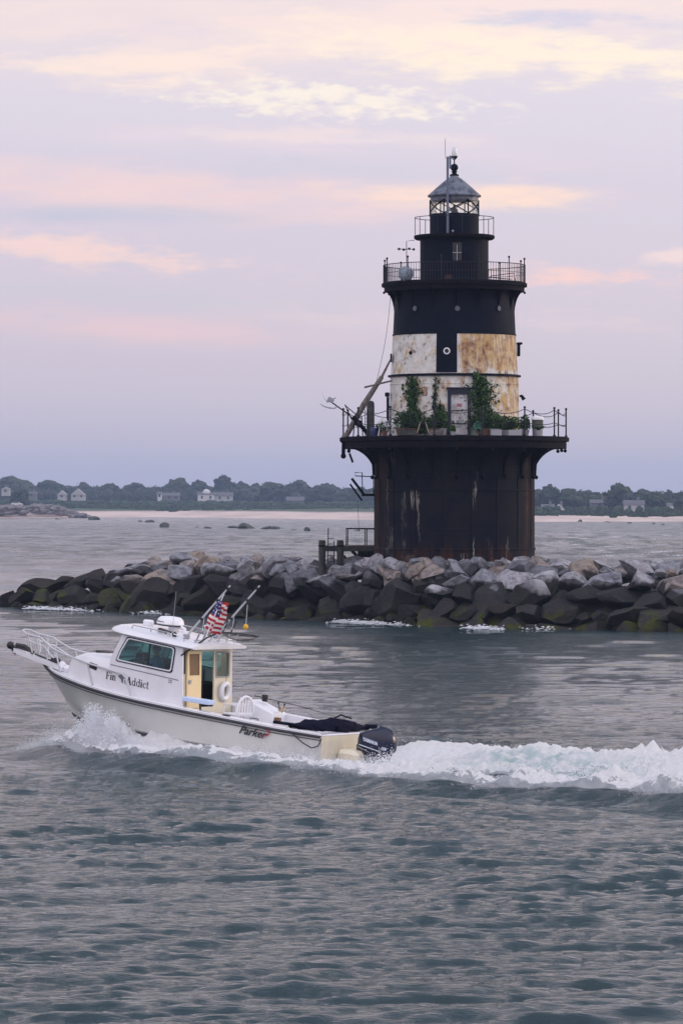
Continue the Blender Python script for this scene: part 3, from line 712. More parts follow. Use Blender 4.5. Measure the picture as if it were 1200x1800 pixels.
# ================================================================ LIGHTHOUSE
def zp(py, Y=190.0): return CH+(YH-py)*Y/F
def xp(pxx, Y=190.0): return (pxx-600)*Y/F-LX
LHT = thing('lighthouse', 'black and rusty white iron lighthouse on a tall round caisson standing on the breakwater', 'lighthouse', (LX, LY, 0))
def lh(mb, name, m_, parent=LHT, **k): return mb.build(name, m_, parent, **k)
def cyl(r, z0, z1, a): return (r*math.sin(a), -r*math.cos(a))
# caisson (object coords: z measured so course bands sit right -> origin raised)
c = MB(); c.lathe([(3.83,-4),(3.83,1.25),(3.87,1.27),(3.87,1.36),(3.80,1.38),(3.80,4.05),(3.84,4.06),(3.84,4.14),(3.79,4.15),(3.79,5.5),(3.86,5.9),(4.0,6.25),(4.1,6.34)], 96)
co = lh(c, 'caisson', M['caisson']); co.location = (0,0,2.2)
v = MB()
for k in range(18):
    a = 2*math.pi*(k+.5)/18; x, y = 3.86*math.sin(a), -3.86*math.cos(a)
    v.box((x*.985, y*.985, 3.2), (.03,.04,7.4), Matrix.Rotation(a,3,'Z'))
lh(v, 'plate_seam', M['iron'])
# lower gallery
g = MB(); g.lathe([(3.0,8.60),(5.36,8.60),(5.46,8.62),(5.47,8.80),(5.36,8.84),(3.0,8.84)], 96); gal = lh(g, 'lower_gallery', M['iron'])
g = MB(); g.lathe([(5.22,8.28),(5.34,8.28),(5.34,8.60),(5.22,8.60)], 96); lh(g, 'gallery_fascia', M['iron'])
for k in range(20):
    a = 2*math.pi*k/20
    fn = lambda r_, z_, t_, a=a: (r_*math.sin(a)+t_*math.cos(a), -r_*math.cos(a)+t_*math.sin(a), z_)
    out = [(3.8+1.42*(1-math.cos(q)), 6.95+1.38*math.sin(q)) for q in [i*math.pi/2/10 for i in range(11)]]
    inn = [(max(3.78, r_-.30+.12*i/10), z_+.36-.16*i/10) for i, (r_, z_) in enumerate(out)]
    b = MB()
    for i in range(10):
        b.prism([out[i], out[i+1], inn[i+1], inn[i]], fn, -.05, .05)
    b.prism([(3.8,8.42),(5.3,8.42),(5.3,8.60),(3.8,8.60)], fn, -.04, .04)
    b.prism([(3.78,7.0),(3.90,7.0),(3.98,8.45),(3.78,8.45)], fn, -.05, .05)
    b.sphere((5.28*math.sin(a), -5.28*math.cos(a), 8.18), .085, 8, 6); b.sphere((3.9*math.sin(a), -3.9*math.cos(a), 6.92), .1, 8, 6)
    b.tube([fn(5.28,8.3,0), fn(5.28,8.15,0)], .045, 6)
    lh(b, 'gallery_bracket', M['iron'])
# tower walls
t_ = MB(); t_.lathe([(3.09,8.84),(3.07,10.6),(3.05,11.68)], 96); lh(t_, 'lower_wall', M['panel'])
t_ = MB(); t_.lathe([(3.05,11.68),(3.17,11.70),(3.17,11.78),(3.05,11.80)], 96); lh(t_, 'wall_rim', M['lhblack'])
t_ = MB(); t_.lathe([(3.035,11.3),(3.075,11.31),(3.075,11.36),(3.05,11.37)], 96); lh(t_, 'wall_seam', M['panel'])
t_ = MB(); t_.lathe([(3.02,11.80),(2.93,13.66)], 96); lh(t_, 'upper_white_wall', M['panel'])
t_ = MB(); t_.lathe([(2.93,13.66),(2.955,13.67),(2.955,13.72),(2.92,13.74),(2.83,15.7),(2.83,16.0)], 96); lh(t_, 'black_wall', M['lhblack'])
a0, a1 = math.asin((764.5-798.5)*.02714/3.0), math.asin((800-798.5)*.02714/3.0)
t_ = MB(); t_.lathe([(3.05,11.84),(2.965,13.70)], 6, a0=a0, a1=a1); t_.lathe([(3.02,11.84),(2.93,13.7)], 1, a0=a0-.001, a1=a0)
lh(t_, 'black_wall_strip', M['lhblack'])
v = MB()
for k in range(16):
    a = 2*math.pi*(k+.25)/16
    if a0-.05 < ((a+math.pi) % (2*math.pi))-math.pi < a1+.05: continue
    v.tube([(3.06*math.sin(a), -3.06*math.cos(a), 8.9), (3.04*math.sin(a), -3.04*math.cos(a), 11.68)], .02, 6)
    v.tube([(3.01*math.sin(a+.1), -3.01*math.cos(a+.1), 11.8), (2.925*math.sin(a+.1), -2.925*math.cos(a+.1), 13.66)], .02, 6)
lh(v, 'plate_seam', M['panel'])
def disc_win(pxx, py, r_, Rw, name, ring, glassm, ww=.035):
    dx_ = xp(pxx); a = math.asin(dx_/Rw); z_ = zp(py, LY-Rw*math.cos(a)); b = MB()
    P0 = Vector((Rw*math.sin(a), -Rw*math.cos(a), z_)); T = Vector((math.cos(a), math.sin(a), 0)); N = Vector((math.sin(a), -math.cos(a), 0))
    b.tube([P0+N*.03+(T*math.cos(q)+Vector((0,0,1))*math.sin(q))*r_ for q in [i*math.pi/10 for i in range(20)]], ww, 8, closed=True)
    o = lh(b, name, ring)
    g_ = MB(); g_.add([P0+N*.045+(T*math.cos(q)+Vector((0,0,1))*math.sin(q))*r_*.98 for q in [i*math.pi/10 for i in range(20)]], [tuple(range(20))]); g_.build('pane', glassm, o, smooth=False)
M['pane_pale'] = mat('porthole_pane', (.08,.09,.12), .1); M['pane_dark'] = mat('dark_pane', (.008,.01,.015), .15)
disc_win(782, 617, .13, 3.0, 'porthole', M['plastic'], M['pane_dark'])
for q in (728, 800.5, 873): disc_win(q, 542, .15, 2.88, 'porthole', M['lhblack'], M['pane_pale'])
# patches on the lower wall, vents and side fittings
b = MB(); b.box((xp(743), -math.sqrt(3.06**2-xp(743)**2)-.02, zp(690)), (.32,.05,.42), Matrix.Rotation(-.48,3,'Z'), .01); lh(b, 'rusty_hatch', mat('rusty_patch', (.25,.12,.05), .8, vscale=6, var_col=(.5,.45,.4)))
b = MB(); b.sphere((xp(720), -math.sqrt(2.99**2-xp(720)**2), zp(623)), .09, 10, 8); lh(b, 'vent_cap', M['lhblack'])
b = MB(); b.box((3.06,-.1,zp(615)), (.14,.5,.62), bev=.03); b.box((3.1,-.1,zp(604)), (.26,.6,.1), bev=.02); lh(b, 'window_hood', M['lhblack'])
b = MB(); b.box((-3.02,-.6,zp(630)), (.08,.4,.4), bev=.02); lh(b, 'side_vent', M['lhblack'])
b = MB(); b.tube([(3.08,-.5,zp(697)),(3.2,-.5,zp(696))], .05, 8); b.tube([(3.16,-.5,zp(695)),(3.3,-.52,zp(703))], [.06,.1], 10); lh(b, 'wall_lamp', M['iron'])
b = MB(); b.box((-3.2,-.45,zp(694)), (.22,.3,.2), bev=.03); b.tube([(-3.17,-.45,zp(698)),(-3.17,-.45,8.86)], .07, 10); b.tube([(-3.17,-.45,zp(715)),(-3.03,-.4,zp(715))], .04, 6); lh(b, 'downpipe', M['lhblack'])
# door in its dark vestibule
dx_ = xp(803); Yd = -3.12
b = MB(); dl, dr, dt = xp(783)+dx_*0, xp(823), zp(683, LY-3.2)
fn = lambda u, v_, t: (u, t, v_)
b.panel([(dl,8.85),(dr,8.85),(dr,dt),(dl,dt)], [(dl+.16,8.9),(dr-.14,8.9),(dr-.14,dt-.26),(dl+.16,dt-.26)], fn, -2.9, -3.22)
b.box(((dl+dr)/2, -3.08, dt+.02), (dr-dl+.12, .5, .08), bev=.02)
dfr = lh(b, 'door_frame', M['navy'])
b = MB(); b.box(((dl+dr)/2+.01, -3.13, (8.9+dt-.26)/2), (dr-dl-.30, .05, dt-.26-8.9), bev=.008); door = lh(b, 'door', M['doorp'])
cx_ = (dl+dr)/2
b = MB(); b.box((cx_-.0,-3.165,zp(712,186.8)), (.24,.014,.14)); b.build('door_sign', M['pink'], door, smooth=False)
b = MB(); b.tube([(cx_-.36,-3.19,zp(722,186.8)),(cx_+.36,-3.19,zp(720.5,186.8))], .018, 6); b.tube([(cx_-.36,-3.19,zp(744,186.8)),(cx_+.36,-3.19,zp(744,186.8))], .012, 6); b.build('door_bar', M['iron'], door)
b = MB(); b.box((cx_+.0,-3.165,zp(745,186.8)), (.26,.014,.36)); b.build('door_panel', M['greypot'], door, smooth=False)
# upper gallery
g = MB(); g.lathe([(1.6,15.98),(3.38,15.98),(3.46,16.0),(3.47,16.14),(3.38,16.2),(1.6,16.2)], 96); lh(g, 'upper_gallery', M['iron'])
g = MB(); g.lathe([(3.24,15.76),(3.34,15.76),(3.34,15.98),(3.24,15.98)], 96); lh(g, 'upper_fascia', M['iron'])
for k in range(16):
    a = 2*math.pi*k/16
    fn2 = lambda r_, z_, t, a=a: (r_*math.sin(a)+t*math.cos(a), -r_*math.cos(a)+t*math.sin(a), z_)
    out = [(2.86+.5*(1-math.cos(q)), 14.6+1.2*math.sin(q)) for q in [i*math.pi/2/8 for i in range(9)]]
    b = MB()
    for i in range(8): b.prism([out[i], out[i+1], (max(2.78,out[i+1][0]-.2), out[i+1][1]+.12), (max(2.78,out[i][0]-.2), out[i][1]+.12)], fn2, -.04, .04)
    b.prism([(2.8,15.75),(3.3,15.75),(3.3,15.85),(2.8,15.85)], fn2, -.03, .03)
    b.sphere(fn2(3.35,15.72,0), .06, 8, 6)
    lh(b, 'upper_bracket', M['iron'])
rl = MB()
for z_, r_ in ((17.02,.02),(16.62,.012)): rl.tube([(3.38*math.sin(q), -3.38*math.cos(q), z_) for q in [i*2*math.pi/96 for i in range(96)]], r_, 6, closed=True)
for k in range(150):
    a = 2*math.pi*k/150; rl.tube([(3.38*math.sin(a), -3.38*math.cos(a), 16.2), (3.38*math.sin(a), -3.38*math.cos(a), 17.02)], .010, 4)
rlo = lh(rl, 'upper_railing', M['rail'])
for k in range(12):
    a = R(15+30*k+3); p = MB(); x, y = 3.38*math.sin(a), -3.38*math.cos(a)
    p.tube([(x,y,16.15),(x,y,17.28)], .026, 8); p.sphere((x,y,17.3), .055, 10, 8); p.build('post', M['rail'], rlo)
# watch room, top gallery, lantern
t_ = MB(); t_.lathe([(1.66,16.2),(1.66,16.35),(1.63,16.36),(1.63,18.3)], 72); lh(t_, 'watch_room', M['lhblack'])
b = MB(); b.box((xp(801),-1.63,zp(442,188.4)), (.42,.06,.86), bev=.01); wf = lh(b, 'watch_window', M['pane_dark'])
b = MB(); b.box((xp(801),-1.68,zp(444,188.4)), (.035,.03,.74)); b.box((xp(801)-.21,-1.68,zp(444,188.4)), (.383,.028,.04)) if False else None
b.box((xp(801)-.115,-1.68,zp(444,188.4)), (.19,.028,.035)); b.box((xp(801)+.115,-1.68,zp(444,188.4)), (.19,.028,.035)); b.build('glazing_bar', M['greypot'], wf, smooth=False)
g = MB(); g.lathe([(1.1,18.22),(1.85,18.26),(1.92,18.32),(1.93,18.42),(1.85,18.46),(1.1,18.46)], 72); lh(g, 'top_gallery', M['iron'])
rl = MB(); rl.tube([(1.88*math.sin(q), -1.88*math.cos(q), 19.30) for q in [i*2*math.pi/72 for i in range(72)]], .018, 6, closed=True); tr_ = lh(rl, 'top_railing', M['rail'])
for k in range(10):
    a = R(36*k+10); p = MB(); p.tube([(1.88*math.sin(a),-1.88*math.cos(a),18.44),(1.88*math.sin(a),-1.88*math.cos(a),19.3)], .018, 6); p.build('post', M['rail'], tr_)
t_ = MB(); t_.lathe([(1.17,18.46),(1.17,19.36),(1.2,19.38),(1.2,19.46),(1.1,19.47)], 64); lh(t_, 'lantern_parapet', M['lhblack'])
t_ = MB(); t_.lathe([(1.13,19.47),(1.13,20.12)], 64); lh(t_, 'lantern_glass', M['glantern'])
t_ = MB(); t_.lathe([(1.14,20.10),(1.15,20.34),(1.05,20.36),(1.02,20.1),(1.14,20.10)], 64); lh(t_, 'lantern_cornice', M['lhroof'])
b = MB(); NB = 6
for k in range(NB):
    a = 2*math.pi*k/NB+R(33)
    cp = lambda aa, z_: (1.16*math.sin(aa), -1.16*math.cos(aa), z_)
    b.tube([cp(a,19.45), cp(a,20.14)], .035, 6)
    w_ = 2*math.pi/NB
    for s0, s1 in ((0,1),(1,0)): b.tube([cp(a+w_*(s0+(s1-s0)*i/5), 19.47+.64*i/5) for i in range(6)], .027, 6)
lh(b, 'astragal', M['iron'])
t_ = MB(); t_.lathe([(1.27,20.30),(1.28,20.36),(1.2,20.42),(.8,20.78),(.35,21.16),(.22,21.24),(.2,21.34)], 64)
t_.lathe([(1.27,20.30),(1.0,20.32)], 64); lh(t_, 'roof', M['lhroof'])
t_ = MB(); t_.lathe([(.2,21.2),(.22,21.36),(.12,21.4),(.10,21.46),(.16,21.5),(.12,21.53)], 24); t_.sphere((0,0,21.70), .185, 20, 14); t_.tube([(0,0,21.85),(0,0,22.12)], .03, 8); lh(t_, 'roof_vent_ball', M['lhblack'])
t_ = MB(); t_.lathe([(.001,22.08),(.06,22.08),(.16,22.2),(.16,22.24),(.001,22.24)], 20); bc_ = lh(t_, 'beacon_base', M['iron'])
t_ = MB(); t_.lathe([(.125,22.24),(.135,22.3),(.105,22.6),(.07,22.68),(.001,22.7)], 20); t_.build('beacon_lens', mat('beacon_lens', (.62,.66,.7), .2, coat=.5), bc_)
b = MB(); b.lathe([(.001,19.2),(.16,19.2),(.16,19.72),(.06,19.78),(.06,19.9),(.001,19.92)], 16); lh(b, 'lamp', M['dark'])
b = MB(); mx_ = xp(785); b.box((mx_,-1.32,20.25), (.115,.115,3.72), bev=.01); b.box((mx_+.12,-1.3,21.85), (.09,.1,.62), bev=.01)
b.tube([(mx_,-1.3,22.05),(0,-.1,22.12)], .03, 6); b.tube([(mx_,-1.3,19.),(mx_,-1.1,19.)], .03, 6); mo = lh(b, 'mast', M['mastgrey'])
b = MB(); b.tube([(mx_-.1,-1.3,22.0),(mx_-.12,-1.3,22.95)], .012, 5); b.build('whip_antenna', M['mastgrey'], mo)
b = MB(); b.sphere((xp(794),-1.2,zp(406,188.8)), .06, 10, 8); lh(b, 'marker_lamp', M['greypot'])
b = MB(); b.box((xp(786),-1.66,zp(487,188.4)), (.3,.03,.22)); lh(b, 'rust_patch', mat('dull_rust', (.035,.014,.01), .8), smooth=False)
# chain railing on the lower gallery
crl = MB(); A_ = [R(12.4+24*k) for k in range(15)]
def ring_pt(a, z_, r_=5.32): return Vector((r_*math.sin(a), -r_*math.cos(a), z_))
for k in range(15):
    if k in (11,): continue
    a_, b_ = A_[k], A_[(k+1)%15]+(2*math.pi if k == 14 else 0)
    for z_, dr in ((10.08,.22),(9.48,.12)):
        crl.tube([ring_pt(a_+(b_-a_)*i/10, z_-dr*4*(i/10)*(1-i/10)) for i in range(11)], .018, 5)
cro = lh(crl, 'chain_railing', M['rail'])
for a in A_:
    p = MB(); q = ring_pt(a,0); p.tube([(q.x,q.y,8.84),(q.x,q.y,10.12)], .035, 8); p.sphere((q.x,q.y,10.16), .06, 8, 6); p.tube([(q.x,q.y,8.84),(q.x,q.y,8.9)], .07, 8)
    p.build('stanchion', M['rail'], cro)

def lht(name, label, cat, z=8.84, x=0, y=0, group=None): return thing(name, label, cat, (LX+x, LY+y, z), group)
def at(pxx, Y): return (pxx-600)/F*Y
# derrick boom
def wp(pxx, py, Y): return Vector(((pxx-600)/F*Y, Y, CH+(YH-py)/F*Y))
o = thing('derrick_boom', 'long weathered boom leaning up over the left edge of the lower gallery', 'boom', wp(604,772,189))
L0 = wp(604,772,189)
b = MB(); b.tube([wp(603,775,189)-L0, wp(640,710,189)-L0, wp(671,662,189)-L0], [.13,.15,.11], 10); b.build('spar', M['wood'], o)
b = MB(); b.tube([wp(668,668,189)-L0, wp(686,632,189)-L0], [.07,.04], 8); b.build('top_pole', M['wood'], o)
b = MB(); b.box((0,0,-.05), (.3,.3,.25), bev=.04); b.tube([(0,0,0),(-.02,0,-.75)], .09, 8); b.sphere((-.02,0,-.8), .13, 10, 8); b.build('pivot_foot', M['iron'], o)
b = MB(); b.tube([wp(689,669,188.6)-L0, wp(640,681,188.6)-L0], .045, 8); b.build('cross_stay', M['wood'], o)
o = thing('lamp_arm', 'thin arm with two curved pale plates sticking out left of the lower gallery', 'arm', wp(628,745,188.5)); L0 = wp(628,745,188.5)
b = MB(); b.tube([wp(634,752,188.5)-L0, wp(612,728,188.5)-L0, wp(584,708,188.5)-L0], .035, 6); b.tube([wp(634,736,188.5)-L0, wp(606,712,188.5)-L0], .025, 6); b.tube([wp(618,738,188.5)-L0, wp(606,711,188.5)-L0], .025, 6); b.build('arm', M['iron'], o)
def curved_plate(pts, wd_, m_, nm, par):
    b = MB(); P_ = [[Vector(p)+Vector((0,s*wd_,0)) for s in (-1,1)] for p in pts]; Q_ = [[p+Vector((.02,0,-.05)) for p in r_] for r_ in P_]
    b.grid(P_); b.grid(Q_)
    for s in (0,1):
        b.grid([[P_[i][s], Q_[i][s]] for i in range(len(pts))])
    b.build(nm, m_, par)
curved_plate([wp(x,y,188.5)-L0 for x,y in ((562,709),(568,713),(577,716),(587,717),(592,714))], .22, M['dish'], 'plate', o)
curved_plate([wp(x,y,188.5)-L0 for x,y in ((566,688),(568,697),(572,703),(578,706))], .2, M['dish'], 'plate', o)
b = MB(); b.box(wp(581,703,188.5)-L0, (.3,.25,.22), Matrix.Rotation(.5,3,'Y'), .03); b.tube([wp(574,707,188.5)-L0, wp(590,699,188.5)-L0], .03, 6); b.build('hub', M['greypot'], o)
# post, drum, winch
o = thing('gallery_post', 'thick dark upright post standing behind the boom on the lower gallery', 'post', wp(651,770,188)); b = MB(); b.lathe([(.19,0),(.18,1.6),(.15,1.72),(.05,1.76)], 20, cap=True); b.build('shaft', M['pile'], o); b = MB(); b.box((0,0,.06),(.5,.5,.12),bev=.02); b.build('base_plate', M['iron'], o)
o = thing('winch', 'dark hand winch on legs at the foot of the boom', 'winch', (wp(630,770,188.2).x, 188.2, 8.84)); b = MB()
for s in (-.25,.2): b.tube([(s,0,0),(s*.7,0,.95)], .03, 6)
b.build('leg', M['iron'], o); b = MB(); b.tube([(-.25,-.1,.95),(.45,.0,.1)], .10, 8); b.tube([(.0,-.25,.62),(.0,.25,.62)], .17, 14); b.build('drum', M['iron'], o)
o = thing('ladder', 'narrow black ladder beside the thick post on the lower gallery', 'ladder', (wp(644,770,187.7).x, 187.7, 8.84)); b = MB()
for s in (-.07,.07): b.tube([(s,0,0),(s,0,1.25)], .015, 5)
for k in range(8): b.tube([(-.07,0,.1+.15*k),(.07,0,.1+.15*k)], .01, 5)
b.build('rails_and_rungs', M['iron'], o)
o = thing('drum', 'dark blue drum beside the thick post', 'drum', (wp(657,770,187.).x, 187., 8.84)); b = MB(); b.lathe([(.16,0),(.17,.02),(.165,.2),(.17,.22),(.165,.38),(.15,.4),(.001,.4)], 20, cap=False); b.build('barrel', M['bluebarrel'], o)
def plastic_chair(M0, m_, label, name='plastic_chair', s=1., group=None):
    o = thing(name, label, 'chair', M=M0, group=group)
    b = MB(); b.box((0,0,.43*s), (.46*s,.46*s,.03*s), bev=.01); b.build('seat', m_, o)
    for i in (-1,1):
        for j in (-1,1):
            l_ = MB(); l_.tube([(i*.2*s,j*.2*s,.43*s),(i*.24*s,j*.25*s,0)], .022*s, 6); l_.build('leg', m_, o)
        l_ = MB(); l_.tube([(i*.23*s,-.22*s,.43*s),(i*.24*s,-.2*s,.64*s),(i*.24*s,.2*s,.66*s)], .02*s, 6); l_.build('armrest', m_, o)
    b = MB()
    top = [(math.cos(q)*.25*s, .24*s, (.5+math.sin(q)*.36)*s) for q in [math.pi*i/12 for i in range(13)]]
    b.tube(top, .03*s, 6)
    for k in range(5):
        u = (-.16+.08*k)*s; b.box((u,.235*s,.62*s), (.035*s,.012*s,.44*s))
    b.box((0,.235*s,.47*s),(.46*s,.02*s,.06*s)); b.build('backrest', m_, o)
    return o
plastic_chair(Matrix.Translation((wp(676,770,186.3).x, 186.3, 8.84)) @ Matrix.Rotation(R(160),4,'Z'), M['plastic'], 'white plastic armchair with a potted plant on it at the left of the lower gallery', s=.95)
plastic_chair(Matrix.Translation((wp(693,770,186.9).x, 186.9, 8.84)) @ Matrix.Rotation(R(200),4,'Z'), M['plastic'], 'white plastic armchair half hidden by leaves next to the downpipe', s=.95)
plastic_chair(Matrix.Translation((wp(838,770,185.8).x, 185.8, 8.84)) @ Matrix.Rotation(R(190),4,'Z'), M['greenpl'], 'low green plastic chair right of the lighthouse door', s=.75)
o = thing('folding_chair', 'small folding chair with two pale wooden legs left of the door', 'chair', (wp(743,770,185.5).x, 185.5, 8.84)); b = MB()
for s, e_ in ((-.3,-.12),(.3,.12)):
    b = MB(); b.tube([(s,0,0),(e_,0,.62)], .028, 6); b.build('leg', M['palewood'], o)
b = MB(); b.box((0,.05,.36),(.34,.3,.03)); b.build('seat', M['iron'], o, smooth=False); b = MB(); b.box((0,.1,.5),(.28,.03,.2)); b.build('backrest', M['iron'], o, smooth=False)
def leaves(rs_, P, size, tilt=1.):
    n = len(P); a = rs_.normal(size=(n,3)); a /= np.linalg.norm(a,axis=1)[:,None]; b = np.cross(a, rs_.normal(size=(n,3))); b /= np.linalg.norm(b,axis=1)[:,None]
    sz = size*rs_.uniform(.5,1.3,(n,1)); c_ = np.cross(a,b)
    V = np.stack([P-b*sz, P+a*sz*.5+c_*sz*.15, P+b*sz, P-a*sz*.5-c_*sz*.1], 1).reshape(-1,3)
    return V, np.arange(4*n).reshape(n,4)
def pot(x, Y, label, m_, r_=.2, h=.28, plant=.35, dens=150, leafm='leaf', tall=1., grp=None):
    o = thing('potted_plant', label, 'plant', (x, Y, 8.84), grp); b = MB(); b.lathe([(.001,0),(r_*.75,0),(r_,h),(r_*1.08,h),(r_*1.08,h+.03),(r_*.9,h+.03),(r_*.85,h-.03),(.001,h-.03)], 20); b.build('pot', m_, o)
    rs_ = np.random.default_rng(int(abs(x*1000)+Y)); d = rs_.normal(size=(dens,3)); d /= np.linalg.norm(d,axis=1)[:,None]; d *= rs_.random((dens,1))**.4
    P = d*np.array([plant,plant,plant*tall])+np.array([0,0,h+plant*tall*.8]); V, Fc = leaves(rs_, P, .07); npmesh('foliage', V, Fc, M[leafm], o, smooth=False)
    b = MB()
    for k in range(5): b.tube([(0,0,h-.05),(rs_.normal()*plant*.3,rs_.normal()*plant*.3,h+plant*tall)], .008, 5)
    b.build('stem', M['bark'], o)
X_ = lambda p, Y: (p-600)/F*Y
pot(X_(676,186.3), 186.1, 'leafy pot plant standing on the left white chair', M['pot'], .16, .2, .28, 130)
for p_, Y_, lab, mm, r_, h_, pl, tl, lf in [(668,187,'small dark plant beside the drum','pot',.14,.2,.2,1.2,'leafd'),(705,185.6,'bushy plant in a tub by the left vine','pot',.26,.3,.4,1.2,'leaf'),(722,185.7,'dense plant at the foot of the tall left vine','pot',.28,.3,.42,1.1,'leafd'),(760,185.7,'dark bush just left of the narrow vine','pot',.25,.3,.36,1.0,'leafd'),(776,185.9,'upright bush against the left side of the door','greypot',.24,.3,.36,1.6,'leaf'),
        (795,185.2,'small plant in front of the door','greypot',.12,.15,.14,1.2,'leaf'),(850,186,'round bush right of the green chair','pot',.3,.3,.42,1.2,'leafd'),(868,186,'bush in a grey tub near the right vine','greypot',.28,.28,.4,1.1,'leaf'),(890,186.2,'wide bush in a low grey tub','greypot',.3,.22,.45,.9,'leafd'),(905,186.4,'bush at the right end of the planting','greypot',.28,.25,.36,1.,'leaf'),
        (922,186.8,'yellow-green shrub beside the right stanchion','greypot',.2,.25,.26,1.6,'leaf')]:
    pot(X_(p_,Y_), Y_, lab+' on the lower gallery', M[mm], r_, h_, pl, 420, lf, tl, 'potted plants on the lower gallery')
def crate_planter(p_, Y_, w_, label, m_):
    o = thing('planter_box', label, 'planter', (X_(p_,Y_), Y_, 8.84)); b = MB(); b.panel([(-w_/2,-.15),(w_/2,-.15),(w_/2,.15),(-w_/2,.15)], [(-w_/2+.03,-.12),(w_/2-.03,-.12),(w_/2-.03,.12),(-w_/2+.03,.12)], lambda u,v_,t:(u,v_,t), 0, .26, 12); b.build('box', m_, o, smooth=False)
    b = MB(); b.box((0,0,.12),(w_-.07,.23,.2)); b.build('soil', M['dark'], o, smooth=False)
crate_planter(905,185.3,.62,'long pale grey planter box at the right of the plants', M['greypot'])
crate_planter(872,185.2,.5,'short grey planter box in front of the right vine', M['greypot'])
crate_planter(766,185.1,.7,'dark wooden planter box left of the door', M['wood'])
crate_planter(716,185.1,.9,'long dark planter box under the left vine', M['pile'])
o = thing('litter_bin', 'ribbed bin with a white domed lid at the right end of the lower gallery', 'bin', (X_(944,187), 187, 8.84)); b = MB(); b.lathe([(.001,.35),(.26,.35),(.27,.75),(.28,.78)], 24); b.build('body', mat('bin_olive',(.10,.11,.09),.7,vscale=8,var_col=(.05,.06,.05)), o)
b = MB(); b.lathe([(.29,.76),(.29,.86),(.25,.92),(.001,.95)], 24); b.build('lid', M['plastic'], o)
b = MB(); b.lathe([(.001,0),(.24,0),(.25,.34),(.001,.34)], 24); b.build('stand', M['greypot'], o)
o = thing('fern', 'dark spiky plant spilling round the bin', 'plant', (X_(946,186.4), 186.4, 8.84)); b = MB(); rs_ = np.random.default_rng(5)
for k in range(60):
    a = rs_.uniform(0,6.28); l_ = rs_.uniform(.2,.42); b.tube([(0,0,.25),(math.cos(a)*l_*.6,math.sin(a)*l_*.6,.25+l_*.5),(math.cos(a)*l_,math.sin(a)*l_,.25+l_*.35)], [.02,.015,.002], 4)
b.build('fronds', M['leafd'], o); b = MB(); b.lathe([(.001,0),(.16,0),(.2,.26),(.001,.26)], 16); b.build('pot', M['greypot'], o)
# vines on the tower wall
def vine(name, label, path, n, lm, seed, stem=True):
    o = thing(name, label, 'vine', (LX, LY, 8.84)); rs_ = np.random.default_rng(seed); P = []
    pts = np.array(path, float)  # px, py, half width px, depth
    cum = np.concatenate([[0], np.cumsum(np.hypot(np.diff(pts[:,0]), np.diff(pts[:,1]))*(pts[:-1,2]+pts[1:,2]))]); u = rs_.uniform(0, cum[-1], n)
    q = np.stack([np.interp(u, cum, pts[:,i]) for i in range(4)], -1)
    clump = vnoise(np.stack([q[:,0]*.15, q[:,1]*.15, 0*u],-1), seed, 3, 1.)
    xx = (q[:,0]+rs_.normal(0,.62,n)*q[:,2]*(1+.6*clump)-798.5)*.02714; zz = CH+(YH-q[:,1]-rs_.normal(0,3,n))*.0268
    xx = np.clip(xx, -2.95, 2.95); rr = 3.1+np.abs(rs_.normal(0,.5,n))*q[:,3]
    yy = -np.sqrt(np.maximum(rr**2-xx**2, .1)); V, Fc = leaves(rs_, np.column_stack([xx, yy, np.maximum(zz-8.84, .05)]), .07*rs_.uniform(.5,1.6,(n,1)))
    npmesh('foliage', V, Fc, M[lm], o, smooth=False)
    b = MB()
    for k in range(4):
        b.tube([((p[0]+rs_.normal()*p[2]*.25-798.5)*.02714, -math.sqrt(3.13**2-((p[0]-798.5)*.02714)**2), CH+(YH-p[1])*.0268-8.84) for p in path], .018, 5)
    b.build('stem', M['bark'], o)
vine('climbing_vine', 'tall pointed green vine on the white wall left of the door', [(722,662,4,.1),(724,680,8,.15),(722,700,12,.2),(724,725,16,.3),(730,760,26,.5)], 2600, 'leaf', 1)
vine('climbing_vine', 'thin straggly brownish vine between the tall vine and the door', [(764,664,3,.05),(763,685,5,.08),(761,715,5,.1),(766,745,10,.3),(768,762,14,.4)], 420, 'leafd', 2)
vine('climbing_vine', 'bushy green vine overhanging the right side of the door', [(828,660,8,.3),(842,668,18,.4),(843,690,17,.5),(843,715,14,.5),(850,735,20,.7),(866,758,34,.8)], 3600, 'leaf', 3)
vine('climbing_vine', 'short dark creeper against the left door jamb', [(772,712,3,.2),(769,730,7,.4),(770,760,10,.5)], 700, 'leafd', 4)
# rigging line from the upper gallery to the boom
o = thing('rigging_line', 'thin slack line hanging from the upper gallery to the boom', 'rope', (LX-3.2, LY, 8.84)); b = MB()
p0, p1 = wp(686,520,190), wp(662,668,189); b.tube([p0.lerp(p1, i/10)-Vector((LX-3.2-.1*math.sin(i/10*3.14), LY, 8.84)) for i in range(11)], .010, 4); b.build('strand', M['rail'], o)
# wind instrument
o = thing('wind_vane', 'black weather vane with four ball-ended arms hanging off the top gallery', 'weather vane', wp(714,496,188.6)); L0 = wp(714,496,188.6); b = MB()
b.tube([wp(728,422,188.6)-L0, wp(714,424,188.6)-L0, wp(714.5,500,188.6)-L0], .018, 5); b.build('mast', M['rail'], o)
cc = wp(714,438,188.6)-L0; b = MB()
for a in (0, 90, 180, 270):
    d_ = Vector((math.cos(R(a+20)), math.sin(R(a+20)), .0))*.37; b.tube([cc, cc+d_], .014, 5); b.sphere(cc+d_, .062, 10, 8)
b.tube([cc-Vector((.45,.1,0)), cc+Vector((.2,.0,0))], .018, 5); b.build('arms', M['rail'], o)
o = thing('netting_bundle', 'silvery tangled bundle of netting on the left of the upper gallery', 'bundle', (wp(713,497,187.6).x, 187.6, 16.2)); rs_ = np.random.default_rng(3)
b = MB()
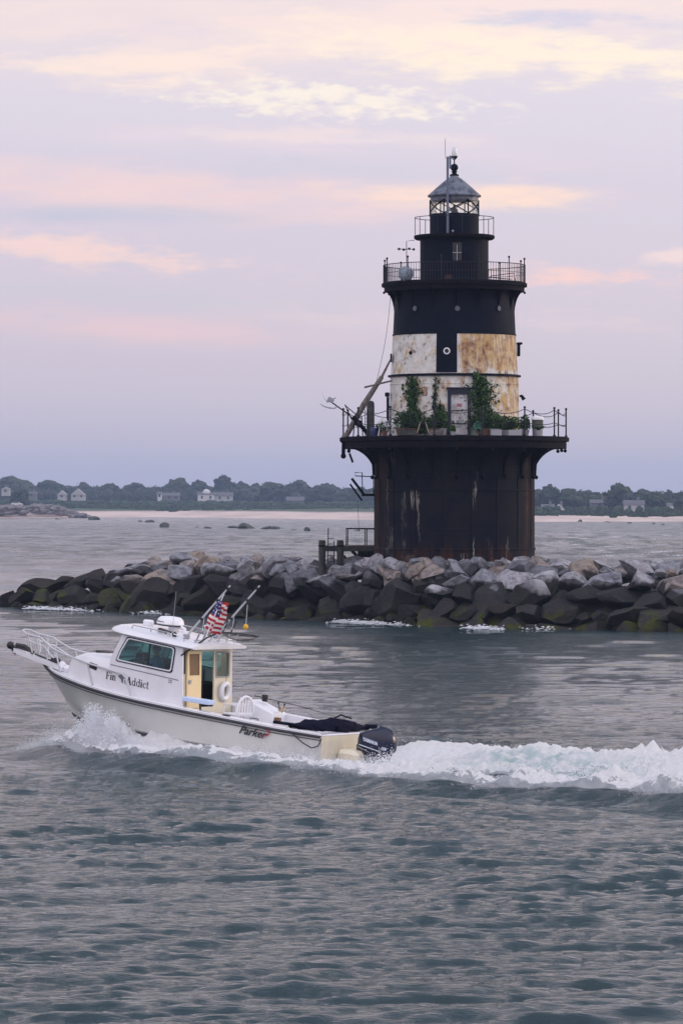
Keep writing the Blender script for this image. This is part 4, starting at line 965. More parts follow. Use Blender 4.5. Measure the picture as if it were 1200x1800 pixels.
for k in range(90):
    a = rs_.uniform(0,6.28); tt = rs_.uniform(0,3.14); nrm = Vector((math.sin(tt)*math.cos(a), math.sin(tt)*math.sin(a), math.cos(tt))); u_ = nrm.orthogonal().normalized(); v_ = nrm.cross(u_)
    b.tube([Vector((0,0,.3))+(u_*math.cos(q)+v_*math.sin(q))*.33*(1+.15*math.sin(3*q+k)) for q in [i*.5 for i in range(9)]], .009, 4)
b.build('strands', M['dish'], o); b = MB(); b.sphere((0,0,.18), .2, 12, 8, (1.2,1,.7)); b.build('core', mat('blue_tarp',(.08,.14,.26),.6,vscale=9,var_col=(.4,.45,.5)), o)
o = thing('cable_reel', 'folded metal frame lying behind the right upper railing', 'frame', (wp(880,495,190.5).x, 190.5, 16.2)); b = MB(); b.tube([(-.6,0,.05),(-.5,0,.35),(.6,0,.5),(.7,0,.05)], .02, 5); b.tube([(-.6,0,.3),(.5,.1,.2)], .02, 5); b.build('bars', M['rail'], o)
# landing bracket on the left side of the caisson
o = thing('landing_bracket', 'small railed landing bracket with slanting bars on the left side of the caisson', 'landing', wp(658,870,190)); L0 = wp(658,870,190); b = MB()
b.box(Vector((-.3,0,.0)), (.62,.8,.12), bev=.01); b.build('platform', M['iron'], o)
b = MB()
for y_ in (-.35,.35):
    b.tube([wp(637,866,190)-L0+Vector((0,y_,0)), wp(636,830.5,190)-L0+Vector((0,y_,0)), wp(624,830.5,190)-L0+Vector((0,y_,0)), wp(624,836.5,190)-L0+Vector((0,y_,0)), wp(658,838,190)-L0+Vector((0,y_,0))], .022, 5)
b.tube([wp(656,838,190)-L0, wp(656,870,190)-L0], .022, 5); b.build('handrail', M['iron'], o)
for (x0,y0,x1,y1,r_) in ((618,841,640,870,.07),(615,851,636,880,.05)):
    b = MB(); 
    for y_ in (-.25,.25): b.tube([wp(x0,y0,190)-L0+Vector((0,y_,0)), wp(x1,y1,190)-L0+Vector((0,y_,0))], r_, 6)
    for k in range(5): q = wp(x0,y0,190).lerp(wp(x1,y1,190), (k+.5)/5)-L0; b.tube([q-Vector((0,.25,0)), q+Vector((0,.25,0))], .025, 5)
    b.build('folding_ladder', M['iron'], o)
b = MB(); b.tube([wp(628,880,190)-L0, wp(631,935,190)-L0], .008, 4); b.build('hanging_line', M['rail'], o)
b = MB(); b.tube([wp(614,797,188)-L0, wp(620,813,188)-L0], .06, 6); b.build('loose_strut', M['iron'], o)
zp93 = lambda p: zp(p, 193.3)
# dock beside the base
o = thing('dock_platform', 'low dark timber landing with thin handrails against the left of the lighthouse base', 'dock', (X_(628,194.0), 194.0, 3.4)); L0 = Vector((X_(628,194.0), 194.0, 3.4)); b = MB()
for y_ in (-.9,.9): b.box(wp(615,964,194.0)-L0+Vector((0,y_,0)), (2.6,.2,.26), bev=.02)
b.build('beam', M['pile'], o); b = MB()
for k in range(13): b.box(wp(600+k*4.9,959.5,194.0)-L0+Vector((0,0,.02)), (.115,2.0,.06), bev=.01)
b.build('decking', M['wood'], o)
b = MB(); b.box(wp(643,972,194.7)-L0, (.8,1.,.42), bev=.02); b.tube([wp(618,968,194.0)-L0, wp(640,990,194.0)-L0], .09, 6); b.tube([wp(600,975,194.0)-L0, wp(612,985,194.0)-L0], .07, 6); b.build('brace', M['pile'], o)
b = MB()
for y_ in (-.85,): b.tube([wp(608.5,959,194.0)-L0+Vector((0,y_,0)), wp(608.5,929,194.0)-L0+Vector((0,y_,0)), wp(658,929.5,194.0)-L0+Vector((0,y_,0))], .035, 6)
for p_ in (611.,641.5,644.5): b.tube([wp(p_,959,193.15)-L0, wp(p_,929,193.15)-L0], .028, 6)
b.build('handrail', M['iron'], o)
b = MB(); y_ = .85; b.tube([wp(608.5,959,194.0)-L0+Vector((0,y_,0)), wp(608.5,929,194.0)-L0+Vector((0,y_,0)), wp(658,929.5,194.0)-L0+Vector((0,y_,0))], .035, 6); b.build('handrail', M['iron'], o)
for p_, lab in ((566,'left-hand thick dark piling of the dock'),(598,'thick dark piling next to the dock platform')):
    o = thing('piling', lab, 'piling', (X_(p_,193.1), 193.1, 1.2)); b = MB(); b.lathe([(.17,-1),(.17,1.0),(.168,zp93(952)-1.2),(.14,zp93(951)-1.16),(.001,zp93(951)-1.15)], 16); b.build('post', M['pile'], o)
    b = MB(); b.lathe([(.178,zp93(958)-1.2),(.178,zp93(961)-1.2)], 16); b.build('band', M['iron'], o)
o = thing('cross_beam', 'short dark timber joining the two dock pilings', 'beam', (X_(582,193.4), 193.4, zp93(963))); b = MB(); b.box((0,.25,0), (1.1,.2,.22), bev=.02); b.build('timber', M['pile'], o)
o = thing('dock_ladder', 'thin metal ladder between the two dock pilings', 'ladder', (X_(581,192.8), 192.8, zp93(992))); b = MB()
b.tube([(X_(575.5,192.8)-X_(581,192.8),0,0),(X_(577,192.8)-X_(581,192.8),0,zp93(928)-zp93(992))], .028, 6); b.tube([(X_(587,192.8)-X_(581,192.8),0,0),(X_(587,192.8)-X_(581,192.8),0,zp93(951)-zp93(992))], .028, 6)
for k in range(5): b.tube([(-.14,0,.15+.28*k),(.16,0,.15+.28*k)], .02, 5)
b.build('rails_and_rungs', M['rail'], o)

# ================================================================ BOAT
BT = thing('motor_boat', 'white cabin fishing boat planing left with bow raised, Fin Addict lettered on its side', 'boat', M=BM)
def bp(mb, name, m_, parent=BT, **k): return mb.build(name, m_, parent, **k)
LB = 8.4
XS = [0,1.2,3,4.6,5.6,6.6,7.4,7.9,8.2,8.4]
def beam(x):
    t = max(0, min(1, x/LB)); return 1.18+.10*math.sin(t/.45*math.pi/2) if t < .45 else max(0, 1.28*(1-((t-.45)/.55)**2.6))
def sheer(x): return float(np.interp(x, XS, [.88,.89,.95,1.01,1.06,1.13,1.20,1.25,1.32,1.40]))
def hull():
    rows = []; N = 44
    for i in range(N+1):
        s = i/N
        xk = LB*s if s < .8 else LB*.8+(7.45-LB*.8)*((s-.8)/.2); zk = float(np.interp(xk, [0,5.6,6.6,7.1,7.45], [0,.0,.06,.16,.32]))
        xc = LB*s if s < .8 else LB*.8+(7.72-LB*.8)*((s-.8)/.2); bc_ = beam(min(LB*s, LB))*np.interp(s, [0,.5,.8,1], [.9,.86,.66,.2]); zc = float(np.interp(xc, [0,3,5,6.5,7.72], [.30,.30,.34,.46,.66]))
        xs_ = LB*s; b_ = beam(xs_); zs = sheer(xs_)
        if s == 1: bc_ = 0; b_ = 0
        row = [(xk,0,zk), ((xk+xc)/2, bc_*.5, zk+(zc-zk)*.5), (xc,bc_,zc-.02), (xc,bc_+(.035 if s<1 else 0),zc+.01)]
        fl = np.interp(s, [0,.5,1], [.5,.5,1.1])
        for q in (.2,.4,.6,.8,1.):
            e_ = q**(1+fl*.9)*.5+q*.5 if s > .4 else q
            row.append((xc+(xs_-xc)*q, bc_+.035*(s<1)*(1-q)+(b_-bc_)*e_, zc+(zs-zc)*q))
        rows.append(row)
    b = MB(); b.grid(rows); b.grid([[(x,-y,z) for x,y,z in r_] for r_ in rows])
    bp(b, 'hull', M['hull'], ang=30)
    # dark bottom below the chine
    b = MB(); 
    for sg in (1,-1): b.grid([[(x+.006,sg*y*1.01,z-.008) for x,y,z in (r_[0], tuple((r_[0][q]+r_[1][q])/2 for q in range(3)))] for r_ in rows])
    bp(b, 'bottom_paint', M['bottom'])
    # transom
    r0 = rows[0]; poly = [(y,z) for x,y,z in r0]+[(-y,z) for x,y,z in r0[::-1]]
    b = MB(); b.prism(poly[1:-1] if False else poly, lambda u,v_,t:(t,u,v_), -.01, .05); bp(b, 'transom', M['cream'], smooth=False)
    # rub rail + accent line
    def line(dz, r_, nm, m_, out=.02, x1=LB):
        for sg in (1,-1):
            b = MB(); b.tube([(x, sg*(beam(x)+out), sheer(x)+dz) for x in np.linspace(.02, x1-.02, 44)], r_, 6); bp(b, nm, m_)
    line(-.012, .034, 'rub_rail', M['rub']); line(-.085, .009, 'accent_line', M['black'], .004, 8.1)
    # side decks / covering boards
    for sg in (1,-1):
        P = []
        for x in np.linspace(0, 8.36, 50):
            o_ = beam(x)+.0; i_ = max(o_-.26, 0) if x > .001 else o_-.26
            if x > 3.8: i_ = max(0, min(o_-.02, .98 if x < 5.9 else np.interp(x,[5.9,6.6,7.3,7.6,8.4],[.9,.72,.4,.0,.0])))
            P.append([(x, sg*o_, sheer(x)+.02), (x, sg*(o_-.015), sheer(x)+.055), (x, sg*max(i_,0), sheer(x)+.065)])
        b = MB(); b.grid(P); bp(b, 'side_deck', M['white'])
    b = MB()                                          # toe rail lip
    for sg in (1,-1): b.tube([(x, sg*(beam(x)-.02), sheer(x)+.05) for x in np.linspace(.05, 8.3, 44)], .022, 6)
    bp(b, 'toe_rail', M['white'])
    # cockpit
    b = MB()
    for sg in (1,-1): b.grid([[(x, sg*(beam(x)-.26), .36), (x, sg*(beam(x)-.26), sheer(x)+.066)] for x in np.linspace(.25, 3.85, 12)])
    b.box((2.05,0,.34), (3.6,1.95,.04)); b.box((.22,0,.62), (.06,1.9,.55)); b.box((.12,0,.90), (.26,2.3,.05), bev=.02)
    bp(b, 'cockpit_liner', M['white'], smooth=False)
hull()
# ---- trunk cabin (foredeck house)
def trunk():
    def hw(x): return float(np.interp(x, [5.5,5.9,6.6,7.3,7.56,7.62], [.985,.97,.82,.52,.3,.12]))
    def tz(x): return float(np.interp(x, [5.5,5.9,6.6,7.0,7.3,7.5,7.62], [1.87,1.865,1.85,1.81,1.70,1.45,1.25]))
    P = []
    for x in list(np.linspace(5.5, 7.3, 14))+[7.4,7.5,7.57,7.62]:
        h_, z_ = hw(x), tz(x); zb = sheer(x)+.04; r_ = []
        side = [(h_*1.0, zb), (h_*.985, zb+(z_-zb)*.6), (h_*.95, z_-.07), (h_*.88, z_-.02), (h_*.6, z_+.015), (0, z_+.03)]
        P.append([(x,y,z) for y,z in side]+[(x,-y,z) for y,z in side[::-1][1:]])
    b = MB(); b.grid(P); bp(b, 'trunk_cabin', M['white'], ang=50)
    b = MB(); b.prism([(6.32,1.52),(6.55,1.56),(6.55,1.68),(6.30,1.65)], lambda u,v_,t:(u, hw(u)*.985+t, v_), -.02, .015); bp(b, 'side_port', M['dark'], smooth=False)
    b = MB(); b.box((6.75,-.1,1.87), (.4,.4,.05), bev=.02); bp(b, 'deck_hatch', M['black'])
    b = MB(); b.sphere((7.9,.0,1.42), .1, 12, 8, (1,.7,1)); b.tube([(7.9,-.12,1.38),(7.9,.12,1.38)], .06, 8); b.box((7.7,0,1.34),(.3,.3,.16),bev=.04); bp(b, 'windlass', M['white'])
trunk()
# ---- wheelhouse
SIDE = [(3.81,.98),(5.92,1.05),(5.87,1.86),(5.60,2.44),(3.95,2.33)]
WIN = [(5.69,1.86),(5.62,2.05),(5.47,2.33),(5.42,2.375),(5.34,2.375),(4.22,2.31),(4.17,2.28),(4.16,2.22),(4.19,1.81),(4.22,1.77),(4.28,1.765),(5.64,1.835)]
def shrink(poly, d):
    cx = sum(p[0] for p in poly)/len(poly); cy = sum(p[1] for p in poly)/len(poly)
    return [(cx+(p[0]-cx)*(1-d*1.4), cy+(p[1]-cy)*(1-d*3.2)) for p in poly]
for sg, nm in ((1,'port'),(-1,'stbd')):
    fn = lambda u, v_, t, sg=sg: (u, sg*t, v_)
    b = MB(); b.panel(SIDE, WIN, fn, .955, 1.0); bp(b, 'cabin_side', M['white'], smooth=False)
    b = MB(); b.panel(shrink(WIN,-.028), shrink(WIN,.0), fn, 1.0, 1.014); f_ = bp(b, 'side_window', M['navy'], smooth=False)
    b = MB(); b.panel(WIN, shrink(WIN,.028), fn, .99, 1.022); b.build('window_frame', M['white'], f_, smooth=False)
    b = MB(); b.add([fn(*p,.985) for p in WIN], [tuple(range(len(WIN)))]); b.build('pane', M['gwin'], f_, smooth=False)
    b = MB(); b.prism([(4.84,1.79),(4.88,1.79),(4.86,2.35),(4.82,2.35)], fn, .975, 1.0); b.build('mullion', M['black'], f_, smooth=False)
    b = MB(); b.tube([fn(6.9,1.72 if False else 1.66,.62) if False else fn(5.85,1.72,1.0), fn(3.98,1.60,1.0)], .010, 5); bp(b, 'side_moulding', M['greyfish'])
# windshield
b = MB(); ws = lambda u, v_, t: (5.87-(v_-1.86)/(2.44-1.86)*.27+t, u, v_)
b.panel([(-.98,1.84),(.98,1.84),(.98,2.44),(-.98,2.44)], [(-.9,1.92),(.9,1.92),(.88,2.36),(-.88,2.36)], ws, -.03, .01); wsf = bp(b, 'windshield', M['white'], smooth=False)
b = MB(); b.box((0,0,0),(.04,.05,.5), Matrix.Rotation(-.43,3,'Y')); b.v = [(x+5.74,y,z+2.14) for x,y,z in b.v]; b.build('centre_bar', M['white'], wsf, smooth=False)
b = MB(); b.add([ws(-.9,1.92,-.01),ws(.9,1.92,-.01),ws(.88,2.36,-.01),ws(-.88,2.36,-.01)], [(0,1,2,3)]); b.build('pane', M['gwin'], wsf, smooth=False)
# aft bulkhead : panels around an open doorway
AX = lambda z_: 3.81+(z_-.98)*.10
af = lambda u, v_, t: (AX(v_)+t, u, v_)
b = MB(); b.prism([(.32,.5),(.96,.5),(.96,2.34),(.32,2.34)], af, 0, .035)
b.prism([(-.26,2.245),(.32,2.245),(.32,2.34),(-.26,2.34)], af, 0, .035); b.prism([(-.26,.5),(.32,.5),(.32,1.0),(-.26,1.0)], af, 0, .035)
rw = [(-.34,1.72),(-.37,1.67),(-.82,1.67),(-.86,1.72),(-.86,2.15),(-.82,2.2),(-.38,2.2),(-.34,2.15)]
b.panel([(-.26,.5),(-.98,.5),(-.98,2.34),(-.26,2.34)], rw, af, 0, .035); bp(b, 'aft_bulkhead', M['cream'], smooth=False)
b = MB(); b.panel([(p[0]*1.0+(.03 if p[0]>-.5 else -.03), p[1]+(.03 if p[1]>1.9 else -.03)) for p in rw], rw, af, -.012, 0); rwf = bp(b, 'aft_window', M['greypot'], smooth=False)
b = MB(); b.add([af(*p,.02) for p in rw], [tuple(range(8))]); b.build('pane', M['gwin'], rwf, smooth=False)
b = MB(); b.prism([(.90,1.75),(.955,1.75),(.955,2.25),(.90,2.25)], af, -.006, .0); bp(b, 'dark_side_pane', M['dark'], smooth=False)
dw = [(.40,1.72),(.80,1.72),(.82,2.20),(.41,2.20)]
b = MB(); b.panel([(.33,1.0),(.88,1.0),(.88,2.27),(.33,2.27)], dw, af, -.055, -.02); dro = bp(b, 'cabin_door', M['cream_door'], smooth=False)
b = MB(); b.add([af(*p,-.04) for p in dw], [(0,1,2,3)]); b.build('door_blind', M['brown'], dro, smooth=False)
b = MB(); b.box(af(.80,1.58,-.07), (.03,.09,.09), bev=.01); b.build('door_latch', M['dullsteel'], dro)
# roof
P = []
for x in list(np.linspace(3.62, 5.7, 12))+[5.85,6.0,6.1,6.16]:
    t0 = 2.335+(x-3.62)/(5.7-3.62)*.115 if x < 5.7 else 2.45+(x-5.7)*.08; h_ = np.interp(x, [3.62,3.75,5.5,5.85,6.0,6.1,6.16],[1.09,1.12,1.10,1.0,.88,.66,.4]); th_ = np.interp(x,[3.62,3.7,5.6,6.0,6.16],[.05,.10,.14,.10,.03])
    side = [(0,t0-.005),(h_*.97,t0-.005),(h_,t0+.02),(h_*.985,t0+.045),(h_*.9,t0+.045+th_*.45),(h_*.6,t0+.05+th_*.85),(0,t0+.05+th_)]
    P.append([(x,y,z) for y,z in side]+[(x,-y,z) for y,z in side[::-1][1:]])
b = MB(); b.grid(P); b.add(P[0], [tuple(range(len(P[0])))]); b.add(P[-1], [tuple(range(len(P[-1])))]); bp(b, 'roof', M['white'], ang=40)
for sg in (1,-1):
    b = MB()
    zr = lambda x: 2.45+(x-3.62)*.055+.10
    b.tube([(5.42,sg*.92,zr(5.4)-.06),(5.40,sg*.92,zr(5.4)+.02),(4.4,sg*.92,zr(4.4)+.02),(4.38,sg*.92,zr(4.4)-.06)], .014, 6); b.tube([(4.9,sg*.92,zr(4.9)+.02),(4.9,sg*.92,zr(4.9)-.05)], .012, 6)
    bp(b, 'roof_grab_rail', M['dullsteel'])
# interior
b = MB(); b.box((4.8,0,.98), (1.9,1.9,.04)); b.box((4.45,-.55,1.25), (.5,.5,.5), bev=.04); b.box((5.68,-.0,1.42), (.36,1.86,.76), bev=.02); bp(b, 'cabin_interior', M['dark'], smooth=False)
b = MB(); b.box((4.5,-.55,1.62), (.12,.46,.36), bev=.04); b.box((4.93,.42,1.42),(.42,.42,.1),bev=.03); b.tube([(4.93,.42,1.0),(4.93,.42,1.4)],.06,8); bp(b, 'seat', mat('grey_vinyl',(.14,.15,.16),.6))
b = MB(); b.box((5.66,.1,1.90), (.05,.5,.2), bev=.02); bp(b, 'dash_screen', M['dark'])
b = MB(); b.tube([(5.50,.42+.17*math.cos(q),1.9+.17*math.sin(q)) for q in [i*math.pi/10 for i in range(20)]], .014, 6, closed=True); b.tube([(5.50,.42,1.9),(5.6,.42,1.85)],.02,6); bp(b, 'steering_wheel', M['dullsteel'])
# radar etc.
b = MB(); b.lathe([(.001,2.695),(.28,2.695),(.30,2.71),(.315,2.74),(.29,2.83),(.23,2.885),(.12,2.90),(.001,2.905)], 32, (5.02,0,0)); rd = bp(b, 'radar_dome', M['plastic'])
b = MB(); b.lathe([(.305,2.69),(.318,2.70),(.318,2.715),(.30,2.72)], 32, (5.02,0,0)); b.build('dome_base_ring', M['black'], rd)
b = MB(); b.box((4.92,0,2.63), (.18,.2,.14), bev=.03); b.tube([(4.75,0,2.70),(4.62,0,2.66),(4.62,0,2.55)], .045, 8); b.build('pedestal', M['plastic'], rd)
b = MB(); b.tube([(5.62,0,2.5),(5.62,0,2.62)], .05, 10); b.lathe([(.05,0),(.12,.03),(.125,.12),(.10,.15),(.001,.155)], 20, (5.62,0,2.6)); bp(b, 'gps_antenna', M['plastic'])
b = MB(); b.tube([(4.85,.62,2.62),(4.55,.62,2.60)], [.05,.02], 8); b.sphere((4.87,.62,2.62), .05, 8, 6); b.tube([(4.7,.62,2.6),(4.7,.62,2.54)],.02,6); b.sphere((4.42,.68,2.57), .06, 8, 6); bp(b, 'horn', M['black'])
b = MB(); b.tube([(4.78,.25,2.55),(4.78,.25,3.5)], .005, 5); bp(b, 'whip_antenna', M['dullsteel'])
for sg in (1,-1):
    b = MB(); p0, p1 = Vector((4.15,sg*.6,2.56)), Vector((3.12,sg*.6,3.82)); b.tube([p0, p0.lerp(p1,.5), p1], [.026,.024,.018], 8); orr = bp(b, 'outrigger', M['palesteel'])
    for q in (.35,.72,.95): c_ = p0.lerp(p1,q); b = MB(); b.tube([c_-(p1-p0)*.02, c_+(p1-p0)*.02], .036, 8); b.build('collar', M['black'], orr)
    b = MB(); b.box(p0, (.14,.12,.1), bev=.02); b.build('mount', M['dullsteel'], orr)
    b = MB(); b.tube([p0.lerp(p1,.42), p0.lerp(p1,.42)+Vector((.02,0,-.35))], .006, 4); b.build('lanyard', M['plastic'], orr)
b = MB()
for y_ in (-.8,-.45,-.1,.25,.55,.8):
    b.tube([(3.78,y_,2.42),(3.68,y_,2.68)], .024, 8); 
b.tube([(3.76,-.85,2.52),(3.76,.85,2.52)], .018, 6); bp(b, 'rod_holder_rack', M['steel'])
b = MB(); b.tube([(4.0,.9,2.45),(4.0,.9,2.56),(4.3,.9,2.6)], .012, 5); b.tube([(4.2,-.2,2.5),(4.2,-.2,2.75)], .015, 5); b.sphere((4.2,-.2,2.78), .035, 8, 6); bp(b, 'anchor_light', M['steel'])
# bow rail
b = MB()
port = [(9.05,.0,2.11),(9.0,.16,2.10),(8.83,.22,2.03+.01),(8.39,.24,2.0),(8.30,.26,1.95),(7.95,.34,1.80),(7.55,.48,1.74),(7.04,.66,1.69),(6.64,.81,1.65),(5.91,1.01,1.60),(5.45,1.09,1.56),(5.32,1.11,1.48),(5.13,1.13,1.10)]
for sg in (1,-1): b.tube([(x,sg*y,z) for x,y,z in port], .022, 8)
br = bp(b, 'bow_rail', M['palesteel'])
b = MB()
for sg in (1,-1): b.tube([(8.8,sg*.2,1.9),(8.3,sg*.22,1.82),(7.9,sg*.36,1.6)], .012, 6)
b.build('mid_rail', M['steel'], br)
for sg in (1,-1):
    for (x0,y0,z0,x1,y1,z1) in ((8.80,.22,2.04,8.66,.16,1.62),(8.56,.23,2.02,8.44,.17,1.60),(8.30,.26,1.95,8.22,.12,1.44),(7.85,.38,1.78,7.62,.42,1.26),(6.64,.81,1.65,6.38,.9,1.18)):
        p = MB(); p.tube([(x0,sg*y0,z0),(x1,sg*y1,z1)], .017, 6); p.build('rail_post', M['palesteel'], br)
b = MB(); b.prism([(7.75,-.22),(8.9,-.16),(9.25,-.1),(9.3,0),(9.25,.1),(8.9,.16),(7.75,.22)], lambda u,v_,t:(u,v_,1.36+(u-7.75)*.165+t), -.05, .045); pu = bp(b, 'bow_pulpit', M['white'], smooth=False)
b = MB(); az_ = lambda x: 1.36+(x-7.75)*.165
b.tube([(8.75,0,az_(8.75)+.1),(9.2,0,az_(9.2)+.08),(9.42,0,az_(9.42)+.02)], .03, 6); b.tube([(8.75,0,az_(8.75)+.08),(9.0,0,az_(9.)+.16),(9.25,0,az_(9.2)+.13)], .045, 8)
b.add([(9.3,-.13,1.68),(9.3,.13,1.68),(9.5,0,1.70),(9.25,0,1.48),(9.45,0,1.74)], [(0,1,2),(0,3,1),(0,2,3),(1,3,2),(0,4,1)]); b.sphere((9.42,0,1.70), .09, 10, 8); b.build('anchor', M['black'], pu)
b = MB(); b.tube([(8.7,0,az_(8.7)+.07),(8.1,0,1.47),(7.95,0,1.47)], .02, 6); b.box((8.1,.0,1.5),(.24,.12,.14),bev=.03); b.build('anchor_chain', M['black'], pu)
# stern gear belonging to the boat
b = MB(); b.box((-.28,0,.35), (.55,1.1,.5), bev=.08); bp(b, 'engine_bracket', M['cream'])
b = MB(); b.box((-.02,-.62,.62), (.05,.16,.2), bev=.02); b.box((-.02,-.35,.42), (.05,.3,.1), bev=.02); b.box((-.03,.5,.3),(.06,.5,.1),bev=.01); b.box((-.03,-.55,.3),(.06,.5,.1),bev=.01); bp(b, 'trim_tab', M['black'])
b = MB(); b.add([(0,0,0)]*0, []); P = []
b.lathe([(.001,0),(.09,0),(.1,.02),(.001,.03)], 16, (2.55,1.12,1.0)); bp(b, 'gunwale_holder', M['rub'])
b = MB(); b.box((4.82,1.2,1.05),(.12,.03,.02)); b.tube([(1.9,1.13,1.0),(1.9,1.13,1.04),(1.7,1.13,1.04),(1.7,1.13,1.0)],.012,5); bp(b, 'cleat', M['black'])
b = MB(); b.box((2.72,-.75,.82), (.75,.55,.86), bev=.03); b.v = [(x, y, z-(max(0,(2.75-x))*.55 if z > .8 else 0)) for x,y,z in b.v]; bp(b, 'bait_station', M['plastic'])
b = MB(); b.box((2.2,-.45,.9),(.12,.14,.12),bev=.01); bp(b, 'tackle_drawer', M['brown'])
# outboard
def outboard():
    P = []
    prof = [(.30,.20,.14),(.38,.36,.21),(.52,.42,.25),(.70,.45,.265),(.86,.455,.27),(.98,.42,.25),(1.07,.33,.215),(1.12,.19,.14),(1.135,.03,.03)]  # z, half len, half width
    for z, a, w_ in prof:
        cx = -.72-.07*(z-.42)/.7*0+(.03 if z < .6 else 0)-.10*(1.05-z)*0
        r_ = []
        for k in range(28):
            q = 2*math.pi*k/28; c_, s_ = math.cos(q), math.sin(q)
            r_.append((cx+a*math.copysign(abs(c_)**.7, c_)+( .04 if z < .6 and c_ < 0 else 0), w_*math.copysign(abs(s_)**.75, s_), z+(-.06*c_ if z > 1. else 0)))
        P.append(r_)
    b = MB(); b.grid([[P[j][i] for j in range(len(P))] for i in range(28)], True); b.add(P[0], [tuple(range(28))]); b.add(P[-1], [tuple(range(28))])
    o = bp(b, 'outboard_engine', M['navy'], ang=50)
    b = MB(); b.box((-.66,0,.12), (.26,.14,.7), bev=.05); b.box((-.68,0,-.28), (.5,.1,.1), bev=.04); b.tube([(-.45,0,-.42),(-.95,0,-.42)], [.09,.05], 10); b.box((-.38,0,.55), (.24,.3,.4), bev=.04); b.build('lower_unit', M['black'], o)
    b = MB(); b.prism([(-.40,.80),(-.92,.715),(-.93,.70),(-.40,.78)], lambda u,v_,t:(u-.02,.268+t,v_-.05), 0, .006); b.build('blue_stripe', M['textw'], o, smooth=False)
    b = MB(); b.prism([(-.36,.745),(-.72,.645),(-.73,.635),(-.36,.73)], lambda u,v_,t:(u-.02,.264+t,v_-.05), 0, .006); b.build('silver_stripe', M['dullsteel'], o, smooth=False)
    b = MB(); b.lathe([(.001,0),(.045,0),(.045,.012),(.001,.012)], 16); b.v = [(-1.02+x, .238+z, .47+y) for x,y,z in b.v]; b.build('round_badge', M['greypot'], o)
    return o
ENG = outboard()
# ---- lettering
def text_on(body, size, m_, parent, fn, shear=0., off=0., sx=1., name='lettering', ex=.002):
    cu = bpy.data.curves.new('t', 'FONT'); cu.body = body; cu.size = size; cu.shear = shear; cu.offset = off; cu.extrude = ex; cu.resolution_u = 3
    to = bpy.data.objects.new('t', cu); COL.objects.link(to); dg = bpy.context.evaluated_depsgraph_get(); me = bpy.data.meshes.new_from_object(to.evaluated_get(dg))
    bpy.data.objects.remove(to); 
    for v_ in me.vertices: v_.co = fn(v_.co.x*sx, v_.co.y, v_.co.z)
    me.materials.append(m_); me.name = name
    o = bpy.data.objects.new(name, me); COL.objects.link(o); o.parent = parent; return o
class Pen:
    def __init__(s, fn): s.fn = fn; s.b = MB(); s.x = 0
    def st(s, pts, w):                     # ribbon stroke, w scalar or per-point
        ws = w if isinstance(w, list) else [w]*len(pts); n = len(pts); L_, R_ = [], []
        for i, p in enumerate(pts):
            a = pts[max(i-1,0)]; c_ = pts[min(i+1,n-1)]; dx_, dy_ = c_[0]-a[0], c_[1]-a[1]; l_ = math.hypot(dx_,dy_) or 1
            nx, ny = -dy_/l_*ws[i]/2, dx_/l_*ws[i]/2; L_.append((s.x+p[0]+nx,p[1]+ny)); R_.append((s.x+p[0]-nx,p[1]-ny))
        for i in range(n-1): s.b.prism([L_[i],L_[i+1],R_[i+1],R_[i]], s.fn, 0, .003)
    def arc(s, cx, cy, rx, ry, a0, a1, w0, w1=None, n=14):
        w1 = w1 or w0; P_ = []; W_ = []
        for i in range(n+1):
            a = R(a0+(a1-a0)*i/n); P_.append((cx+rx*math.cos(a), cy+ry*math.sin(a))); W_.append(w0+(w1-w0)*abs(math.cos(a)))
        s.st(P_, W_)
    def serif(s, x, y, w): s.st([(x-w/2,y),(x+w/2,y)], .05)
T1, T0 = .20, .075     # thick, thin
def g_F(p): p.st([(.2,0),(.2,1)],T1); p.serif(.2,.02,.42); p.serif(.15,.98,.3); p.st([(.2,.97),(.68,.97)],.07); p.st([(.67,1),(.67,.8)],T0); p.st([(.2,.52),(.55,.52)],.06); p.st([(.54,.62),(.54,.42)],T0); p.x += .78
def g_i(p): p.st([(.15,0),(.15,.66)],T1); p.serif(.15,.02,.34); p.serif(.08,.64,.2); p.st([(.15,.82),(.15,.96)],.15); p.x += .37
def g_n(p): p.st([(.15,0),(.15,.66)],T1); p.serif(.15,.02,.32); p.serif(.08,.64,.2); p.arc(.34,.42,.17,.22,180,0,.05,.14); p.st([(.51,.42),(.51,0)],.14); p.serif(.51,.02,.3); p.x += .74
def g_A(p): p.st([(.12,0),(.42,1)],T0+.01); p.st([(.40,1),(.74,0)],T1); p.st([(.22,.33),(.6,.33)],T0); p.serif(.12,.02,.28); p.serif(.74,.02,.34); p.x += .92
def g_d(p): p.arc(.32,.33,.22,.31,20,340,.05,.13); p.st([(.54,.02),(.54,1)],.14); p.serif(.47,.98,.2); p.serif(.60,.02,.2); p.x += .74
def g_c(p): p.arc(.33,.33,.22,.31,45,320,.05,.14); p.st([(.46,.5),(.5,.56)],.12); p.x += .58
def g_t(p): p.st([(.2,.14),(.2,.9)],.13); p.arc(.33,.16,.13,.13,180,300,.1,.1,6); p.st([(.04,.64),(.42,.64)],.05); p.x += .46
def side_fn(x0, z0, x1, z1, hgt, y_, width):    # baseline from (x0,z0) to (x1,z1) running aft
    dx_, dz_ = (x1-x0)/width, (z1-z0)/width
    return lambda u, v_, t: (x0+dx_*u*1.0, y_+t, z0+dz_*u+v_*hgt)
def write(glyphs, x0, z0, x1, z1, hgt, y_, width, name):
    p = Pen(side_fn(x0,z0,x1,z1,hgt,y_,width))
    for g_ in glyphs: g_(p)
    bp(p.b, name, M['text'], smooth=False)
write([g_F,g_i,g_n], 5.95,1.385, 5.66,1.372, .165, 1.003, 1.89, 'name_lettering')
